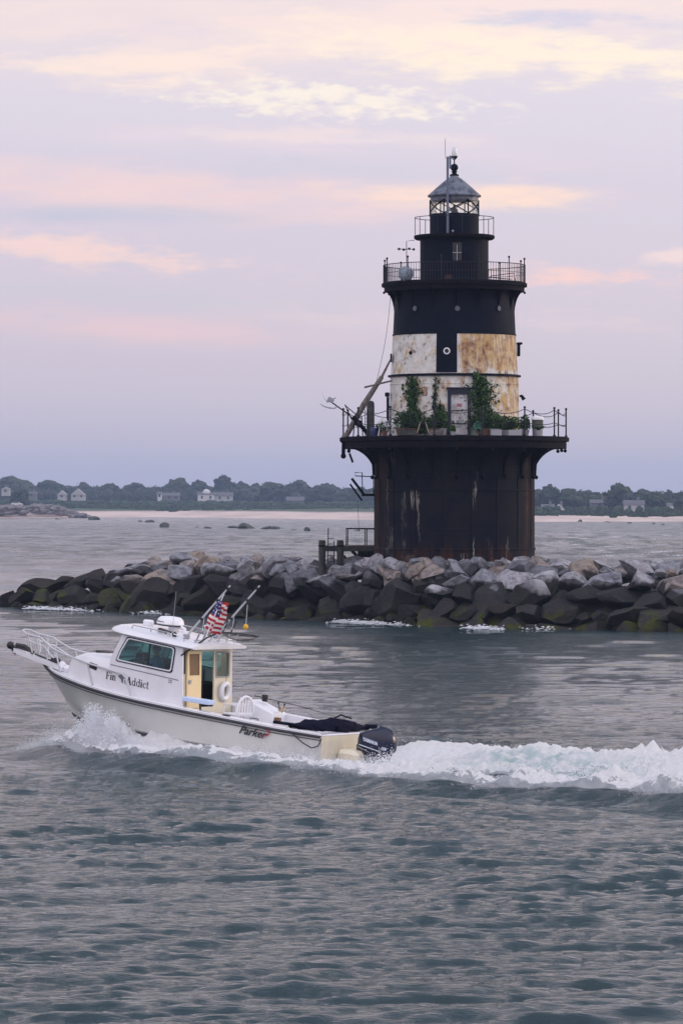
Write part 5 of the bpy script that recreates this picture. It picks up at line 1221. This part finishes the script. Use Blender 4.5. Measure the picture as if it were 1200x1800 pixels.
write([g_A,g_d,g_d,g_i,g_c,g_t], 5.38,1.335, 4.76,1.30, .175, 1.003, 3.8, 'name_lettering')
b = MB(); ff = lambda u,v_,t: (5.62-u*.26, 1.003+t, 1.34+v_*.26)      # leaping fish emblem
b.prism([(0,.55),(.15,.68),(.45,.75),(.7,.72),(.9,.5),(.97,.25),(.8,.42),(.62,.45),(.5,.3),(.42,.05),(.36,.3),(.2,.4)], ff, 0, .003)
b.prism([(.45,.42),(.58,.4),(.62,.05),(.5,.0)], ff, 0, .003); b.prism([(.72,.35),(.8,.3),(.86,.0),(.78,-.05)], ff, 0, .003); bp(b, 'fish_emblem', M['greyfish'], smooth=False)
hy_ = lambda x: beam(x)
text_on('Parker', .25, M['text'], BT, lambda x,y,z: (2.09-x, hy_(2.05-x)+.012-.02*(1-y/.2)*.3+z, .685-.055*x+y), .45, .006, 1.02, 'maker_lettering')
b = MB(); 
P_ = Pen(lambda u,v_,t:(1.62-u, hy_(1.5)+.006+t, .735-u*.055+v_)); P_.st([(0,.13),(.12,.135),(.27,.12),(.33,.10),(.30,.04),(.24,-.01),(.14,-.03)], [.006,.012,.016,.02,.03,.022,.006]); bp(P_.b, 'red_swoosh', M['red'], smooth=False)
text_on('YAMAHA', .105, M['textw'], ENG, lambda x,y,z: (-.50-x, .273+z, .84-.16*x+y), .12, .004, .9, 'engine_lettering')
text_on('250', .09, M['textw'], ENG, lambda x,y,z: (-.98-x*.9, .250+z-.35*max(0,x-.04), .70-.1*x+y), .15, .003, .9, 'engine_number')
text_on('Raymarine', .062, M['text'], rd, lambda x,y,z: (5.02+.306*math.sin(.72-x/.306), .306*math.cos(.72-x/.306)+z, 2.765+y), 0, .0, .95, 'dome_lettering')
text_on('2520', .05, M['greyfish'], BT, lambda x,y,z: (4.25-x, 1.003+z, 1.555-.05*x+y), 0, 0, 1, 'model_lettering')
text_on('SPORT', .035, M['greyfish'], BT, lambda x,y,z: (4.25-x, 1.003+z, 1.515-.05*x+y), 0, 0, 1, 'model_lettering')
# ---- things carried on the boat
def bthing(name, label, cat, loc, rz=0, group=None): return thing(name, label, cat, M=BM @ Matrix.Translation(loc) @ Matrix.Rotation(rz,4,'Z'), group=group)
# flag
o = bthing('flag', 'striped red, white and blue flag flying from a short leaning staff on the cabin roof', 'flag', (3.95,0,2.5))
b = MB(); b.tube([(.10,0,.0),(-.28,0,1.04)], .013, 6); b.sphere((-.285,0,1.06), .025, 8, 6); b.build('staff', M['plastic'], o)
b = MB(); nu, nv = 26, 26
def fpt(u, v_):    # u along fly 0..1, v down 0..1
    hx_ = -.26+.33*v_; hz = .98-.72*v_
    return (hx_+.05-.30*u+.03*math.sin(7*u+3*v_)-.04*v_*u, .09*math.sin(9*u+2.5*v_)*(.3+u)+.03*math.sin(12*v_), hz-.16*u-.03*math.sin(5*u))
G = [[fpt(i/nu, j/nv) for j in range(nv+1)] for i in range(nu+1)]
for i in range(nu):
    for j in range(nv):
        b.cur = 2 if (i/nu < .34 and j/nv < .5) else (0 if (j*13//nv) % 2 == 0 else 1)
        if b.cur == 2 and i % 3 == 1 and j % 3 == 1: b.cur = 1
        b.add([G[i][j],G[i+1][j],G[i+1][j+1],G[i][j+1]], [(0,1,2,3)])
b.build('cloth', [M['red'],M['flagwhite'],M['flagblue']], o)
# landing net
o = bthing('landing_net', 'black landing net lying across the aft edge of the cabin roof', 'landing net', (3.6,0,2.62)); b = MB()
b.tube([(.36,1.02,-.46),(.04,.55,-.03),(-.02,.3,.06)], .02, 8); b.build('handle', M['black'], o)
b = MB(); b.tube([(-.32+.36*math.cos(q),-.28+.5*math.sin(q),.08+.05*math.sin(q)-.02*math.cos(q)) for q in [i*math.pi/12 for i in range(24)]], .013, 6, closed=True); b.build('hoop', M['black'], o)
b = MB()
for k in range(-4,5):
    u = k/5; hgt = math.sqrt(max(0,1-u*u)); b.tube([(-.32+.36*u,-.28-.5*hgt*(1-2*t_/8),.08-.14*(1-(2*t_/8-1)**2)*hgt) for t_ in range(9)], .003, 3)
    b.tube([(-.32-.36*hgt*(1-2*t_/8),-.28+.5*u,.08-.14*(1-(2*t_/8-1)**2)*hgt) for t_ in range(9)], .003, 3)
b.build('mesh_bag', M['black'], o)
# rods in holders, float
for i, (y_, lab) in enumerate(((-.45,'short black fishing rod butt in the roof rack, nearer the float'),(-.1,'short black fishing rod butt in the roof rack, nearer the flag'))):
    o = bthing('fishing_rod', lab, 'fishing rod', (3.68,y_,2.66)); b = MB(); b.tube([(0,0,0),(-.14,0,.32)], .016, 6); b.build('blank', M['black'], o); b = MB(); b.tube([(-.03,-.04,.12),(-.03,.04,.12)], .035, 10); b.build('reel', M['dullsteel'], o)
o = bthing('fishing_float', 'yellow float hanging by a cord beside the right outrigger', 'float', (3.35,-.55,2.86)); b = MB(); b.sphere((0,0,0), .06, 12, 10, (1,1,1.1)); b.build('ball', M['yellow'], o); b = MB(); b.tube([(0,0,.05),(.03,-.03,.5)], .006, 4); b.build('cord', M['plastic'], o)
# ring buoy
o = bthing('life_ring', 'white life ring hanging on the cream aft cabin wall', 'life ring', (3.79,-.63,1.34)); b = MB()
b.tube([(0,.155*math.cos(q),.175*math.sin(q)) for q in [i*math.pi/14 for i in range(28)]], .06, 12, closed=True); b.build('ring', M['plastic'], o)
b = MB(); b.tube([(-.02,0,.17),(0,0,.31)], .008, 4); b.build('cord', M['rub'], o)
# chair, board, box top items
plastic_chair(BM @ Matrix.Translation((3.05,-.1,.50)) @ Matrix.Rotation(R(75),4,'Z'), M['plastic'], 'white slatted plastic chair standing in the cockpit behind the cabin', s=1.0)
o = bthing('cutting_board', 'pale blue-white board clamped above the side deck by the cabin door', 'board', (3.4,1.0,1.22)); b = MB(); b.box((0,0,0), (.72,.26,.10), bev=.015); b.build('board', M['bluewhite'], o); b = MB(); b.tube([(-.05,0,-.05),(-.08,0,-.2)], .025, 6); b.build('bracket', M['black'], o)
o = bthing('drink_holder', 'black cup standing on the white bait station', 'cup', (2.78,-.75,1.24)); b = MB(); b.lathe([(.001,0),(.06,0),(.075,.14),(.07,.15),(.001,.13)], 16); b.build('cup', M['black'], o)
o = bthing('fishing_reel', 'fishing reel set on the sloping aft end of the bait station', 'reel', (2.28,-.7,1.05)); b = MB(); b.tube([(0,-.06,.08),(0,.06,.08)], .06, 14); b.build('spool', M['palewood'], o); b = MB(); b.tube([(0,.07,.08),(.04,.09,.2)], .01, 5); b.sphere((.04,.09,.22), .025, 8, 6); b.sphere((-.08,.02,.2), .025, 8, 6); b.tube([(-.02,0,0),(-.08,.02,.2)],.01,5); b.build('handle', M['black'], o)
# folded canvas on the stern
o = bthing('canvas_cover', 'black folded canvas bundled along the stern of the boat', 'canvas', (.3,0,.95)); r_ = []; rs_ = np.random.default_rng(4)
for i in range(30):
    u = i/29; cx = .55*(1-u)**2-.05; cy = 1.08-2.15*u; w_ = .10+.20*math.sin(math.pi*min(1,u*1.15+.05))**.8; h_ = .05+.13*math.sin(math.pi*min(1,u*1.05+.03))
    row = []
    for k in range(16):
        q = 2*math.pi*k/16; f_ = 1+.16*math.sin(3*q+i*.7)+.1*math.sin(5*q-i*1.1)+.1*rs_.normal()
        row.append((cx+w_*math.cos(q)*f_, cy, .04+max(-.06, h_*math.sin(q)*f_)))
    r_.append(row)
b = MB(); b.grid([[r_[i][k] for i in range(30)] for k in range(16)], True); b.build('cloth', M['fabric'], o, ang=70)
b = MB(); b.tube([(1.1,.95,.06),(.5,1.02,.08),(.1,.9,.05)], .035, 8); b.tube([(-.05,-1.0,.06),(-.3,-1.12,.08)], .05, 8); b.tube([(.3,-.2,.2),(.2,-.35,.3),(0,-.5,.24)], .018, 6); b.build('pole_end', M['fabric'], o)
# mooring line
o = bthing('mooring_line', 'dark mooring line looped over the port stern corner', 'rope', (.6,1.2,.95)); b = MB(); b.tube([(.32,-.05,.0),(.1,.06,-.1),(-.2,.06,-.26),(-.42,.04,-.34),(-.55,.0,-.28),(-.6,-.03,-.12),(-.55,-.08,-.01)], .014, 6); b.build('line', M['black'], o)
o = bthing('stern_rod', 'thin fishing rod lying along the far gunwale', 'fishing rod', (2.9,-1.05,1.2)); b = MB(); b.tube([(.35,0,.1),(-.9,-.02,.02),(-2.1,-.03,-.12)], [.012,.008,.004], 5); b.build('blank', M['black'], o)
# helmsman
def person():
    o = bthing('person', 'person in a blue shirt seated at the helm behind the side window', 'person', (4.95,.42,1.44))
    me = bpy.data.meshes.new('body')
    J = [((0,0,.08),.135),((.02,0,.28),.135),((.05,0,.46),.15),((.07,0,.56),.06),((.09,0,.62),.052),((.10,0,.70),.085),((.11,0,.78),.075),
         ((.05,.17,.48),.062),((.20,.24,.28),.046),((.48,.16,.36),.034),((.56,.13,.38),.028),((.05,-.17,.48),.062),((.22,-.24,.28),.046),((.46,-.08,.38),.034),((.54,-.04,.40),.028),
         ((.06,.10,.03),.095),((.44,.13,.03),.075),((.46,.14,-.36),.055),((.58,.14,-.42),.04),((.06,-.10,.03),.095),((.44,-.13,.03),.075),((.46,-.14,-.36),.055),((.58,-.14,-.42),.04)]
    E_ = [(0,1),(1,2),(2,3),(3,4),(4,5),(5,6),(2,7),(7,8),(8,9),(9,10),(2,11),(11,12),(12,13),(13,14),(0,15),(15,16),(16,17),(17,18),(0,19),(19,20),(20,21),(21,22)]
    base = len(J)
    for hb, sy in ((10,1),(14,-1)):          # five fingers each
        x,y,z = J[hb][0]
        for k, (dy, ln) in enumerate(((-.03,.06),(-.012,.075),(.008,.08),(.026,.07))):
            J.append(((x+.045,y+dy,z+.0),.010)); J.append(((x+.045+ln*.6,y+dy,z-.02),.009)); J.append(((x+.03+ln*.6,y+dy,z-.055),.008)); n_ = len(J); E_ += [(hb,n_-3),(n_-3,n_-2),(n_-2,n_-1)]
        J.append(((x+.02,y-.04*sy,z+.01),.011)); J.append(((x+.05,y-.06*sy,z-.01),.010)); n_ = len(J); E_ += [(hb,n_-2),(n_-2,n_-1)]
    me.from_pydata([j[0] for j in J], E_, []); bo = bpy.data.objects.new('body', me); COL.objects.link(bo)
    sk = bo.modifiers.new('skin','SKIN'); sd_ = me.skin_vertices[0].data
    for i, j in enumerate(J): sd_[i].radius = (j[1], j[1]*(1.25 if i in (0,1,2) else 1)); 
    sd_[0].use_root = True
    ss_ = bo.modifiers.new('s','SUBSURF'); ss_.levels = 2; ss_.render_levels = 2
    dg = bpy.context.evaluated_depsgraph_get(); dg.update(); m2 = bpy.data.meshes.new_from_object(bo.evaluated_get(dg)); bpy.data.objects.remove(bo)
    for q in (M['skin'],M['shirt'],M['shorts']): m2.materials.append(q)
    for p in m2.polygons:
        c_ = p.center; p.use_smooth = True
        p.material_index = 1 if (c_.z > .12 and c_.z < .57 and c_.x < .24) else (2 if c_.z < .14 and c_.z > -.1 and c_.x < .5 else 0)
    bo = bpy.data.objects.new('body', m2); COL.objects.link(bo); bo.parent = o
    b = MB(); b.sphere((.09,0,.755), .098, 18, 12, (1,.92,.95)); b.v = [v_ for v_ in b.v]; b.v = [(x-(.03 if z < .74 else 0), y, max(z,.70)) for x,y,z in b.v]; b.build('hair', M['hair'], o)
    b = MB()
    for s in (-1,1): b.sphere((.185,s*.033,.735), .012, 8, 6); b.sphere((.10,s*.088,.72), .02, 8, 6, (1,.4,1.4))
    b.sphere((.20,0,.705), .018, 8, 6, (1,.7,1.3)); b.build('face', M['skin'], o)
person()

# ================================================================ FAR SHORE
SHX = [-6000,-400,-260,-200,-150,-74,10,60,111,300,6000]; SHY = [2300,2200,1480,1440,1440,1600,1340,1200,1230,1260,1700]
def ysh(X): return np.interp(X, SHX, SHY)
def terrain_z(X, Y):
    d = (Y-ysh(X))*.6
    z = np.interp(d, [-400,-20,0,25,70,130,200,400,3000], [-4,-.35,0,.7,1.3,2.6,3.4,5.,9.])
    return z
def land():
    u = np.concatenate([-.12-.12*np.exp(np.linspace(0,3,24))[::-1]+.12, np.linspace(-.118,.118,240), .12+.12*np.exp(np.linspace(0,3,24))-.12+.001])
    yr = np.concatenate([np.linspace(1050, 2400, 200), np.linspace(2420, 6500, 40)])
    X = u[None,:]*yr[:,None]; Y = yr[:,None]+0*X; Z = terrain_z(X, Y)
    Z += np.clip(Z,0,1)*vnoise(np.stack([X*.02,Y*.02,0*X],-1).reshape(-1,3),4,4,1.).reshape(X.shape)*.35
    npmesh('beach_terrain', np.stack([X,Y,Z],-1).reshape(-1,3), quadgrid(len(yr), len(u)), M['sand'], kind='structure')
land()
def tree_mesh(seed, w_, h_, n=420, leaf=.55):
    r_ = np.random.default_rng(seed); blobs = []
    for k in range(r_.integers(6,10)):
        a = r_.uniform(0,6.28); rr = r_.uniform(0,.6)*w_/2; blobs.append((rr*math.cos(a), rr*math.sin(a), h_*r_.uniform(.42,.84)*(1-.25*rr/(w_/2)), w_*r_.uniform(.2,.34)))
    VV, FF = [], []; base = 0; V0, F0 = ICO[2]
    for x, y, z, r0 in blobs:
        V = V0*(r0*np.array([1,1,.8]))*(1+.36*vnoise(V0*1., int(seed*7+x*13)%9999, 4, 2.8))[:,None]+np.array([x,y,z]); FF.append(np.hstack([F0, F0[:,2:3]])+base) if False else FF.append(F0+base); VV.append(V); base += len(V)
    core_ = (np.concatenate(VV), np.concatenate(FF))
    P = []
    for x, y, z, r0 in blobs:
        m_ = n//len(blobs); d = r_.normal(size=(m_,3)); d /= np.linalg.norm(d,axis=1)[:,None]; P.append(d*r0*np.array([1,1,.8])*r_.uniform(.9,1.22,(m_,1))+np.array([x,y,z]))
    V, Fc = leaves(r_, np.concatenate(P), leaf)
    tri = np.concatenate([Fc[:,[0,1,2]], Fc[:,[0,2,3]]])
    return np.concatenate([core_[0], V]), np.concatenate([core_[1], tri+len(core_[0])])
def mk_mesh(nm, V, Fc, m_):
    o = npmesh(nm, V, Fc, m_, smooth=False); me = o.data; bpy.data.objects.remove(o); return me
TV = []
for i in range(10):
    V, Fc = tree_mesh(300+i, 10, 10); TV.append(mk_mesh('crown', V, Fc, M['ftree'] if i%3 else M['ftree2']))
tb = MB(); tb.tube([(0,0,-1),(.1,0,2),(0,.1,5)], [.4,.28,.15], 8)
for k in range(4): a = k*1.6; tb.tube([(0,0,2.5+k*.3),(1.8*math.cos(a),1.8*math.sin(a),5+k*.3)], [.16,.05], 6)
to = tb.build('trunk', M['bark']); TRUNK = to.data; bpy.data.objects.remove(to)
def far_tree(pxx, ptop, Y, wpx, label, k, grp=None):
    X = (pxx-600)/F*Y; z0 = float(terrain_z(np.array(X), np.array(Y))); top = CH+(YH-ptop)/F*Y; h_ = top-z0; w_ = wpx/F*Y
    o = thing('tree', label, 'tree', (X,Y,z0), grp)
    for nm, me in (('crown', TV[k%10]), ('trunk', TRUNK)):
        c_ = bpy.data.objects.new(nm, me); COL.objects.link(c_); c_.parent = o
        if nm == 'crown': c_.scale = (w_/10, w_/10, h_/10); c_.rotation_euler = (0,0,k*1.7)
        else: c_.scale = (h_/10, h_/10, h_/10)
trees = [(313,836,2250,46,'tall round tree standing highest in the far treeline left of the lighthouse'),(397,838,2250,40,'tall domed tree above the white domed house'),(350,845,2250,44,'broad tree between the two tallest on the far shore'),
  (190,846,2300,50,'wide tree behind the twin gabled house'),(150,850,2300,34,'rounded tree just left of the wide one in the far treeline'),(85,842,2300,70,'broad dark tree mass above the stone point'),(20,842,2300,60,'broad tree at the far left of the treeline'),(36,858,1700,30,'dark low tree just above the stone point'),
  (240,850,2300,40,'low tree between the twin gables and the tallest tree'),(445,856,2200,50,'low tree right of the domed house'),(480,844,2150,60,'wide flat-topped tree in the middle of the far shore'),(520,846,2150,54,'flat-topped tree beside the wide one mid-shore'),(570,851,2100,46,'tree just left of the white tower on the far shore'),(607,860,2100,40,'low tree behind the landing bracket'),(640,856,2100,50,'tree half hidden by the left of the caisson'),
  (280,856,2250,40,'low tree left of the tallest tree'),(425,850,2250,36,'small tree right of the domed tree'),(548,858,2100,30,'small tree between the flat-topped tree and white tower'),
  (965,853,1480,34,'tree with a spiky top just right of the lighthouse'),(1000,859,1480,44,'tree above the gabled house right of the lighthouse'),(1045,866,1480,40,'low tree left of the big round tree'),(1083,852,1430,44,'big round tree standing out right of the lighthouse'),(1125,865,1450,40,'tree above the long pale house'),(1155,860,1450,46,'broad tree near the right edge of the far shore'),(1195,873,1400,26,'low tree at the right edge of the photo'),(945,858,1480,40,'tree just behind the right of the caisson')]
for k, (a, b_, Y, wpx, lab) in enumerate(trees): far_tree(a, b_, Y, wpx, lab, k, 'trees of the far shore')
for k, (a, b_, Y) in enumerate([(-60,846,2300),(-130,850,2300),(720,858,2000),(790,860,1900),(860,862,1700),(1250,864,1420),(1320,860,1420)]): far_tree(a, b_, Y, 60, 'tree beyond the edge of the photo or behind the lighthouse', k+3, 'trees out of sight on the far shore')
def wood(nm, label, rows_, m_, leaf, seed, core_r):
    r_ = np.random.default_rng(seed); VV, FF = [], []; base = 0; V0, F0 = ICO[2]; PL = []
    for (p0, p1, step, Ya, Yb, ta, tb_, jit, drop) in rows_:
        p = p0
        while p < p1:
            f_ = (p-p0)/(p1-p0); Y = Ya+(Yb-Ya)*f_+r_.normal(0,20); X = (p-600)/F*Y; top = CH+(YH-(ta+(tb_-ta)*f_+r_.normal(0,jit)))/F*Y; z0 = float(terrain_z(np.array(X),np.array(Y)))-.3
            hh = max(top-z0, 1.)/2; rx = step/F*Y*r_.uniform(.7,1.15)
            V = V0*np.array([rx,rx,hh])*(1+.16*vnoise(V0, int(p*3+Y)%9999, 3, 2.6))[:,None]+np.array([X,Y,z0+hh]); VV.append(V); FF.append(F0+base); base += len(V)
            m2_ = 60; d = r_.normal(size=(m2_,3)); d /= np.linalg.norm(d,axis=1)[:,None]; d[:,1] = -abs(d[:,1]); PL.append(d*np.array([rx,rx,hh])*r_.uniform(.98,1.12,(m2_,1))+np.array([X,Y,z0+hh]))
            p += step*r_.uniform(.6,1.)
    LV, LF = leaves(r_, np.concatenate(PL), leaf); tri = np.concatenate([LF[:,[0,1,2]], LF[:,[0,2,3]]])
    V = np.concatenate(VV+[LV]); Fc = np.concatenate(FF+[tri+base]); npmesh(nm, V, Fc, m_, smooth=False, label=label, cat='wood' if 'wood' in nm else 'shrubs', kind='stuff')
wood('far_wood', 'continuous hazy dark wood running along the far shore', [(-250,700,15,2500,2300,849,858,2.5,0),(-250,700,14,2350,2150,857,864,2.,0),(600,1400,15,2000,1520,862,866,2.,0),(900,1400,13,1540,1460,868,872,2.,0)], M['ftree'], .8, 6, 1)
wood('dune_shrubs', 'low green scrub covering the dunes above the beach', [(-250,690,9,2150,1900,877,883,1.2,0),(-250,690,8,2000,1750,884,889,1.,0),(-250,690,7,1950,1650,889,895,.8,0),(880,1400,8,1420,1420,890,893,1.,0),(880,1400,7,1360,1390,898,902,.8,0),(880,1400,6,1330,1370,903,906,.7,0),(690,880,8,1650,1450,885,892,1.,0)], M['shrub'], .5, 8, 1)
# houses
def house(pxx, pbase, Y, wpx, hpx, label, m_=None, roof=.45, gable='side', dome=False, tower=False, chim=True, name='house'):
    m_ = m_ or M['fwall']; sc = Y/F; X = (pxx-600)*sc; zb = CH+(YH-pbase)*sc; w_ = wpx*sc; h_ = hpx*sc; d_ = max(7, w_*.6)
    o = thing(name, label, 'house', (X, Y, zb)); b = MB(); wh = h_*(1-roof); b.box((0,0,wh/2-1.), (w_,d_,wh+2.)); b.build('wall', m_, o, smooth=False)
    b = MB(); e_ = .4
    if gable == 'front': b.prism([(-w_/2-e_,wh),(w_/2+e_,wh),(0,h_)], lambda u,v_,t:(u,t,v_+.003), -d_/2-e_, d_/2+e_)
    else: b.prism([(-d_/2-e_,wh),(d_/2+e_,wh),(0,h_)], lambda u,v_,t:(t,u,v_+.003), -w_/2-e_, w_/2+e_)
    ro = b.build('roof', M['froof'] if gable != 'front' else m_, o, smooth=False)
    if chim: b = MB(); b.box((w_*.22,0,h_+.2), (.9,.9,1.8)); b.build('chimney', M['fwall2'], ro, smooth=False)
    nw = max(1, int(w_/3.2))
    for k in range(nw):
        b = MB(); b.box(((k+.5-nw/2)*w_/nw,-d_/2-.01,wh*.5), (1.1,.06,1.4)); b.build('window', M['fwin'], o, smooth=False)
    if dome: b = MB(); b.sphere((0,-1,h_-.3), w_*.22, 18, 12); b.build('dome', M['fwhite'], ro)
    return o
house(11,865,2100,14,9,'small pale house at the far left above the trees', M['fwall'], gable='front')
house(56,872,2050,18,8,'dim grey house left of the twin gables', M['fwall2'])
house(110,873,2000,16,11,'left one of the two pale steep gabled houses', M['fwall'], .75, 'front', chim=False)
house(138,873,2000,24,14,'right and taller one of the two pale steep gabled houses', M['fwall'], .8, 'front', chim=False)
house(281,874,2050,7,10,'tiny pale house at the foot of the tallest tree', M['fwhite'], chim=False)
house(298,878,2100,36,12,'long dim grey house below the tallest tree', M['fwall2'])
house(363,879,2050,30,14,'white house with a round white dome on its roof', M['fwhite'], .3, dome=True)
house(394,879,2050,30,14,'pale grey house right of the domed house', M['fwall'])
house(519,888,2000,30,15,'dim grey house in the middle of the far shore', M['fwall2'])
house(596,880,2000,7,17,'narrow white tower house left of the lighthouse', M['fwhite'], .2, chim=False, name='tower_house')
house(962,904,1420,20,18,'dim blue-grey house just right of the lighthouse', M['fwall2'])
house(982,905,1410,18,19,'pale house with a steep white gable right of the lighthouse', M['fwall'], .6, 'front')
house(1052,892,1440,30,14,'grey house left of the big round tree', M['fwall2'])
house(1113,897,1420,34,18,'wide pale blue-grey house right of the big round tree', M['fwall'])
house(1184,894,1420,24,10,'low white house near the right edge of the far shore', M['fwhite'])
# stone point, boulders, cars
def rubble():
    r_ = np.random.default_rng(12); VV, FF = [], []; base = 0; V0, F0 = ICO[1]
    for k in range(900):
        p = r_.uniform(-160,158); Y = 1500+r_.uniform(-12,30); f_ = np.clip((p-95)/65,0,1); py0 = 903+9*f_; top = 889+21*f_ if p > 60 else 890
        py = r_.uniform(top, py0); X = (p-600)/F*Y; z_ = CH+(YH-py)/F*Y; s_ = r_.uniform(.4,1.3); V = V0*s_*(1+.3*vnoise(V0, k, 2, 2.))[:,None]*np.array([1.3,1,.7])+np.array([X,Y,z_]); VV.append(V); FF.append(F0+base); base += len(V)
    V = np.concatenate(VV); npmesh('rubble_point', V, np.concatenate(FF), mat('rubble_stone',(.2,.19,.2),.9,vscale=.3,var_col=(.07,.065,.065)), smooth=False, label='pile of grey rubble stones forming the point at far left', cat='rubble', kind='stuff')
    b = MB(); xs = np.linspace(-160,170,60); P = []
    for p in xs:
        f_ = max(0,min(1,(p-95)/70)); Yc = 1510; row = []
        for dY, hf in ((-35,-.25),(-18,.15),(0,.9),(25,1.),(60,.8),(120,.2)): Y = Yc+dY; row.append(((p-600)/F*Yc, Y, (CH+(YH-(893+20*f_))/F*Yc)*hf*(1-f_*.6)))
        P.append(row)
    b.grid(P); b.build('point_ground', M['sand'], kind='structure')
rubble()
FB = [boulder_mesh(500+i, 3, .6, 8, m_=M['farrock']) for i in range(4)]
for i, (p, py, wpx, hpx, lab) in enumerate([(165,914,18,6,'rounded dark rock off the tip of the stone point'),(102,913,11,3,'flat dark rock on the sand below the stone point'),(247,917,7,3,'tiny rock left of the low pair on the water'),(263,918,17,5,'low dark rock standing alone in the calm water'),(290,927,17,8,'round dark rock alone in the open water'),
      (347,927,6,2,'tiny rock awash left of the long reef'),(365,929,14,4,'small dark rock just left of the long reef'),(410,928,30,5,'left low end of the long dark reef'),(433,929,34,9,'tallest hump of the long dark reef'),(470,930,24,6,'middle rock right of the long reef'),(484,930,26,6,'flat rock joined to the middle one right of the reef'),(516,932,12,2,'thin flat rock awash left of the last round rock'),(540,933,13,6,'last round rock before the dock pilings'),(628,933,14,3,'flat green rock seen through the dock handrail'),
      (1018,917,9,5,'dark block at the water edge right of the lighthouse'),(1068,918,10,2,'tiny rock in front of the right beach'),(1106,920,8,2,'small dark speck rock on the right shore water'),(1147,921,9,3,'dark rock near the right edge shore'),(1164,922,6,2,'last tiny rock by the right edge')]):
    Y = CH*F/(py-YH); o = bpy.data.objects.new('rock', FB[i%4]); COL.objects.link(o); o.location = ((p-600)/F*Y, Y, .0); w_ = wpx/F*Y/2; h_ = hpx/F*Y
    o.scale = (w_*1.1, w_*.9, h_*1.7); o.rotation_euler = (0,0,i*1.3*0+.2*i); tag(o, lab+' far out', 'rock', 'rocks in the far shallows')
def car(p, py, Y, label, m_):
    o = thing('parked_car', label, 'car', ((p-600)/F*Y, Y, CH+(YH-py)/F*Y)); b = MB(); b.prism([(-2.2,.35),(2.2,.35),(2.2,.85),(1.4,.95),(.8,1.45),(-1.2,1.5),(-1.9,.95),(-2.2,.9)], lambda u,v_,t:(u,t,v_), -.85, .85); b.build('body', m_, o, smooth=False)
    b = MB(); b.prism([(1.25,.97),(.75,1.38),(-1.1,1.42),(-1.65,.97)], lambda u,v_,t:(u,t,v_), -.86, .86); b.build('window', M['fwin'], o, smooth=False)
    for x in (-1.35,1.35):
        for y in (-.8,.8): b = MB(); b.tube([(x,y-.1,.33),(x,y+.1,.33)], .33, 14); b.build('wheel', M['tyre'], o)
car(30,889,1540,'white car parked behind the rubble point at far left', M['car1']); car(68,890.5,1540,'dark blue car parked right of the white one on the rubble point', mat('car_blue',(.03,.05,.12),.3))
# ================================================================ HAZE
HZ = .00013
b = MB(); b.box((0,3400,30.5), (13000,7400,77)); hz = b.build('haze', bpy.data.materials.new('haze'), smooth=False, kind='stuff')
tag(hz, 'thin blue evening haze over the far shore', 'haze')
hm = hz.data.materials[0]; hm.use_nodes = True; t = NT(hm.node_tree); t.t.nodes.clear()
pv = t.n('ShaderNodeVolumePrincipled', i_Color=(.50,.65,.97), i_Density=HZ, i_Anisotropy=0.)
om = t.n('ShaderNodeOutputMaterial'); t.t.links.new(pv.outputs[0], om.inputs['Volume'])
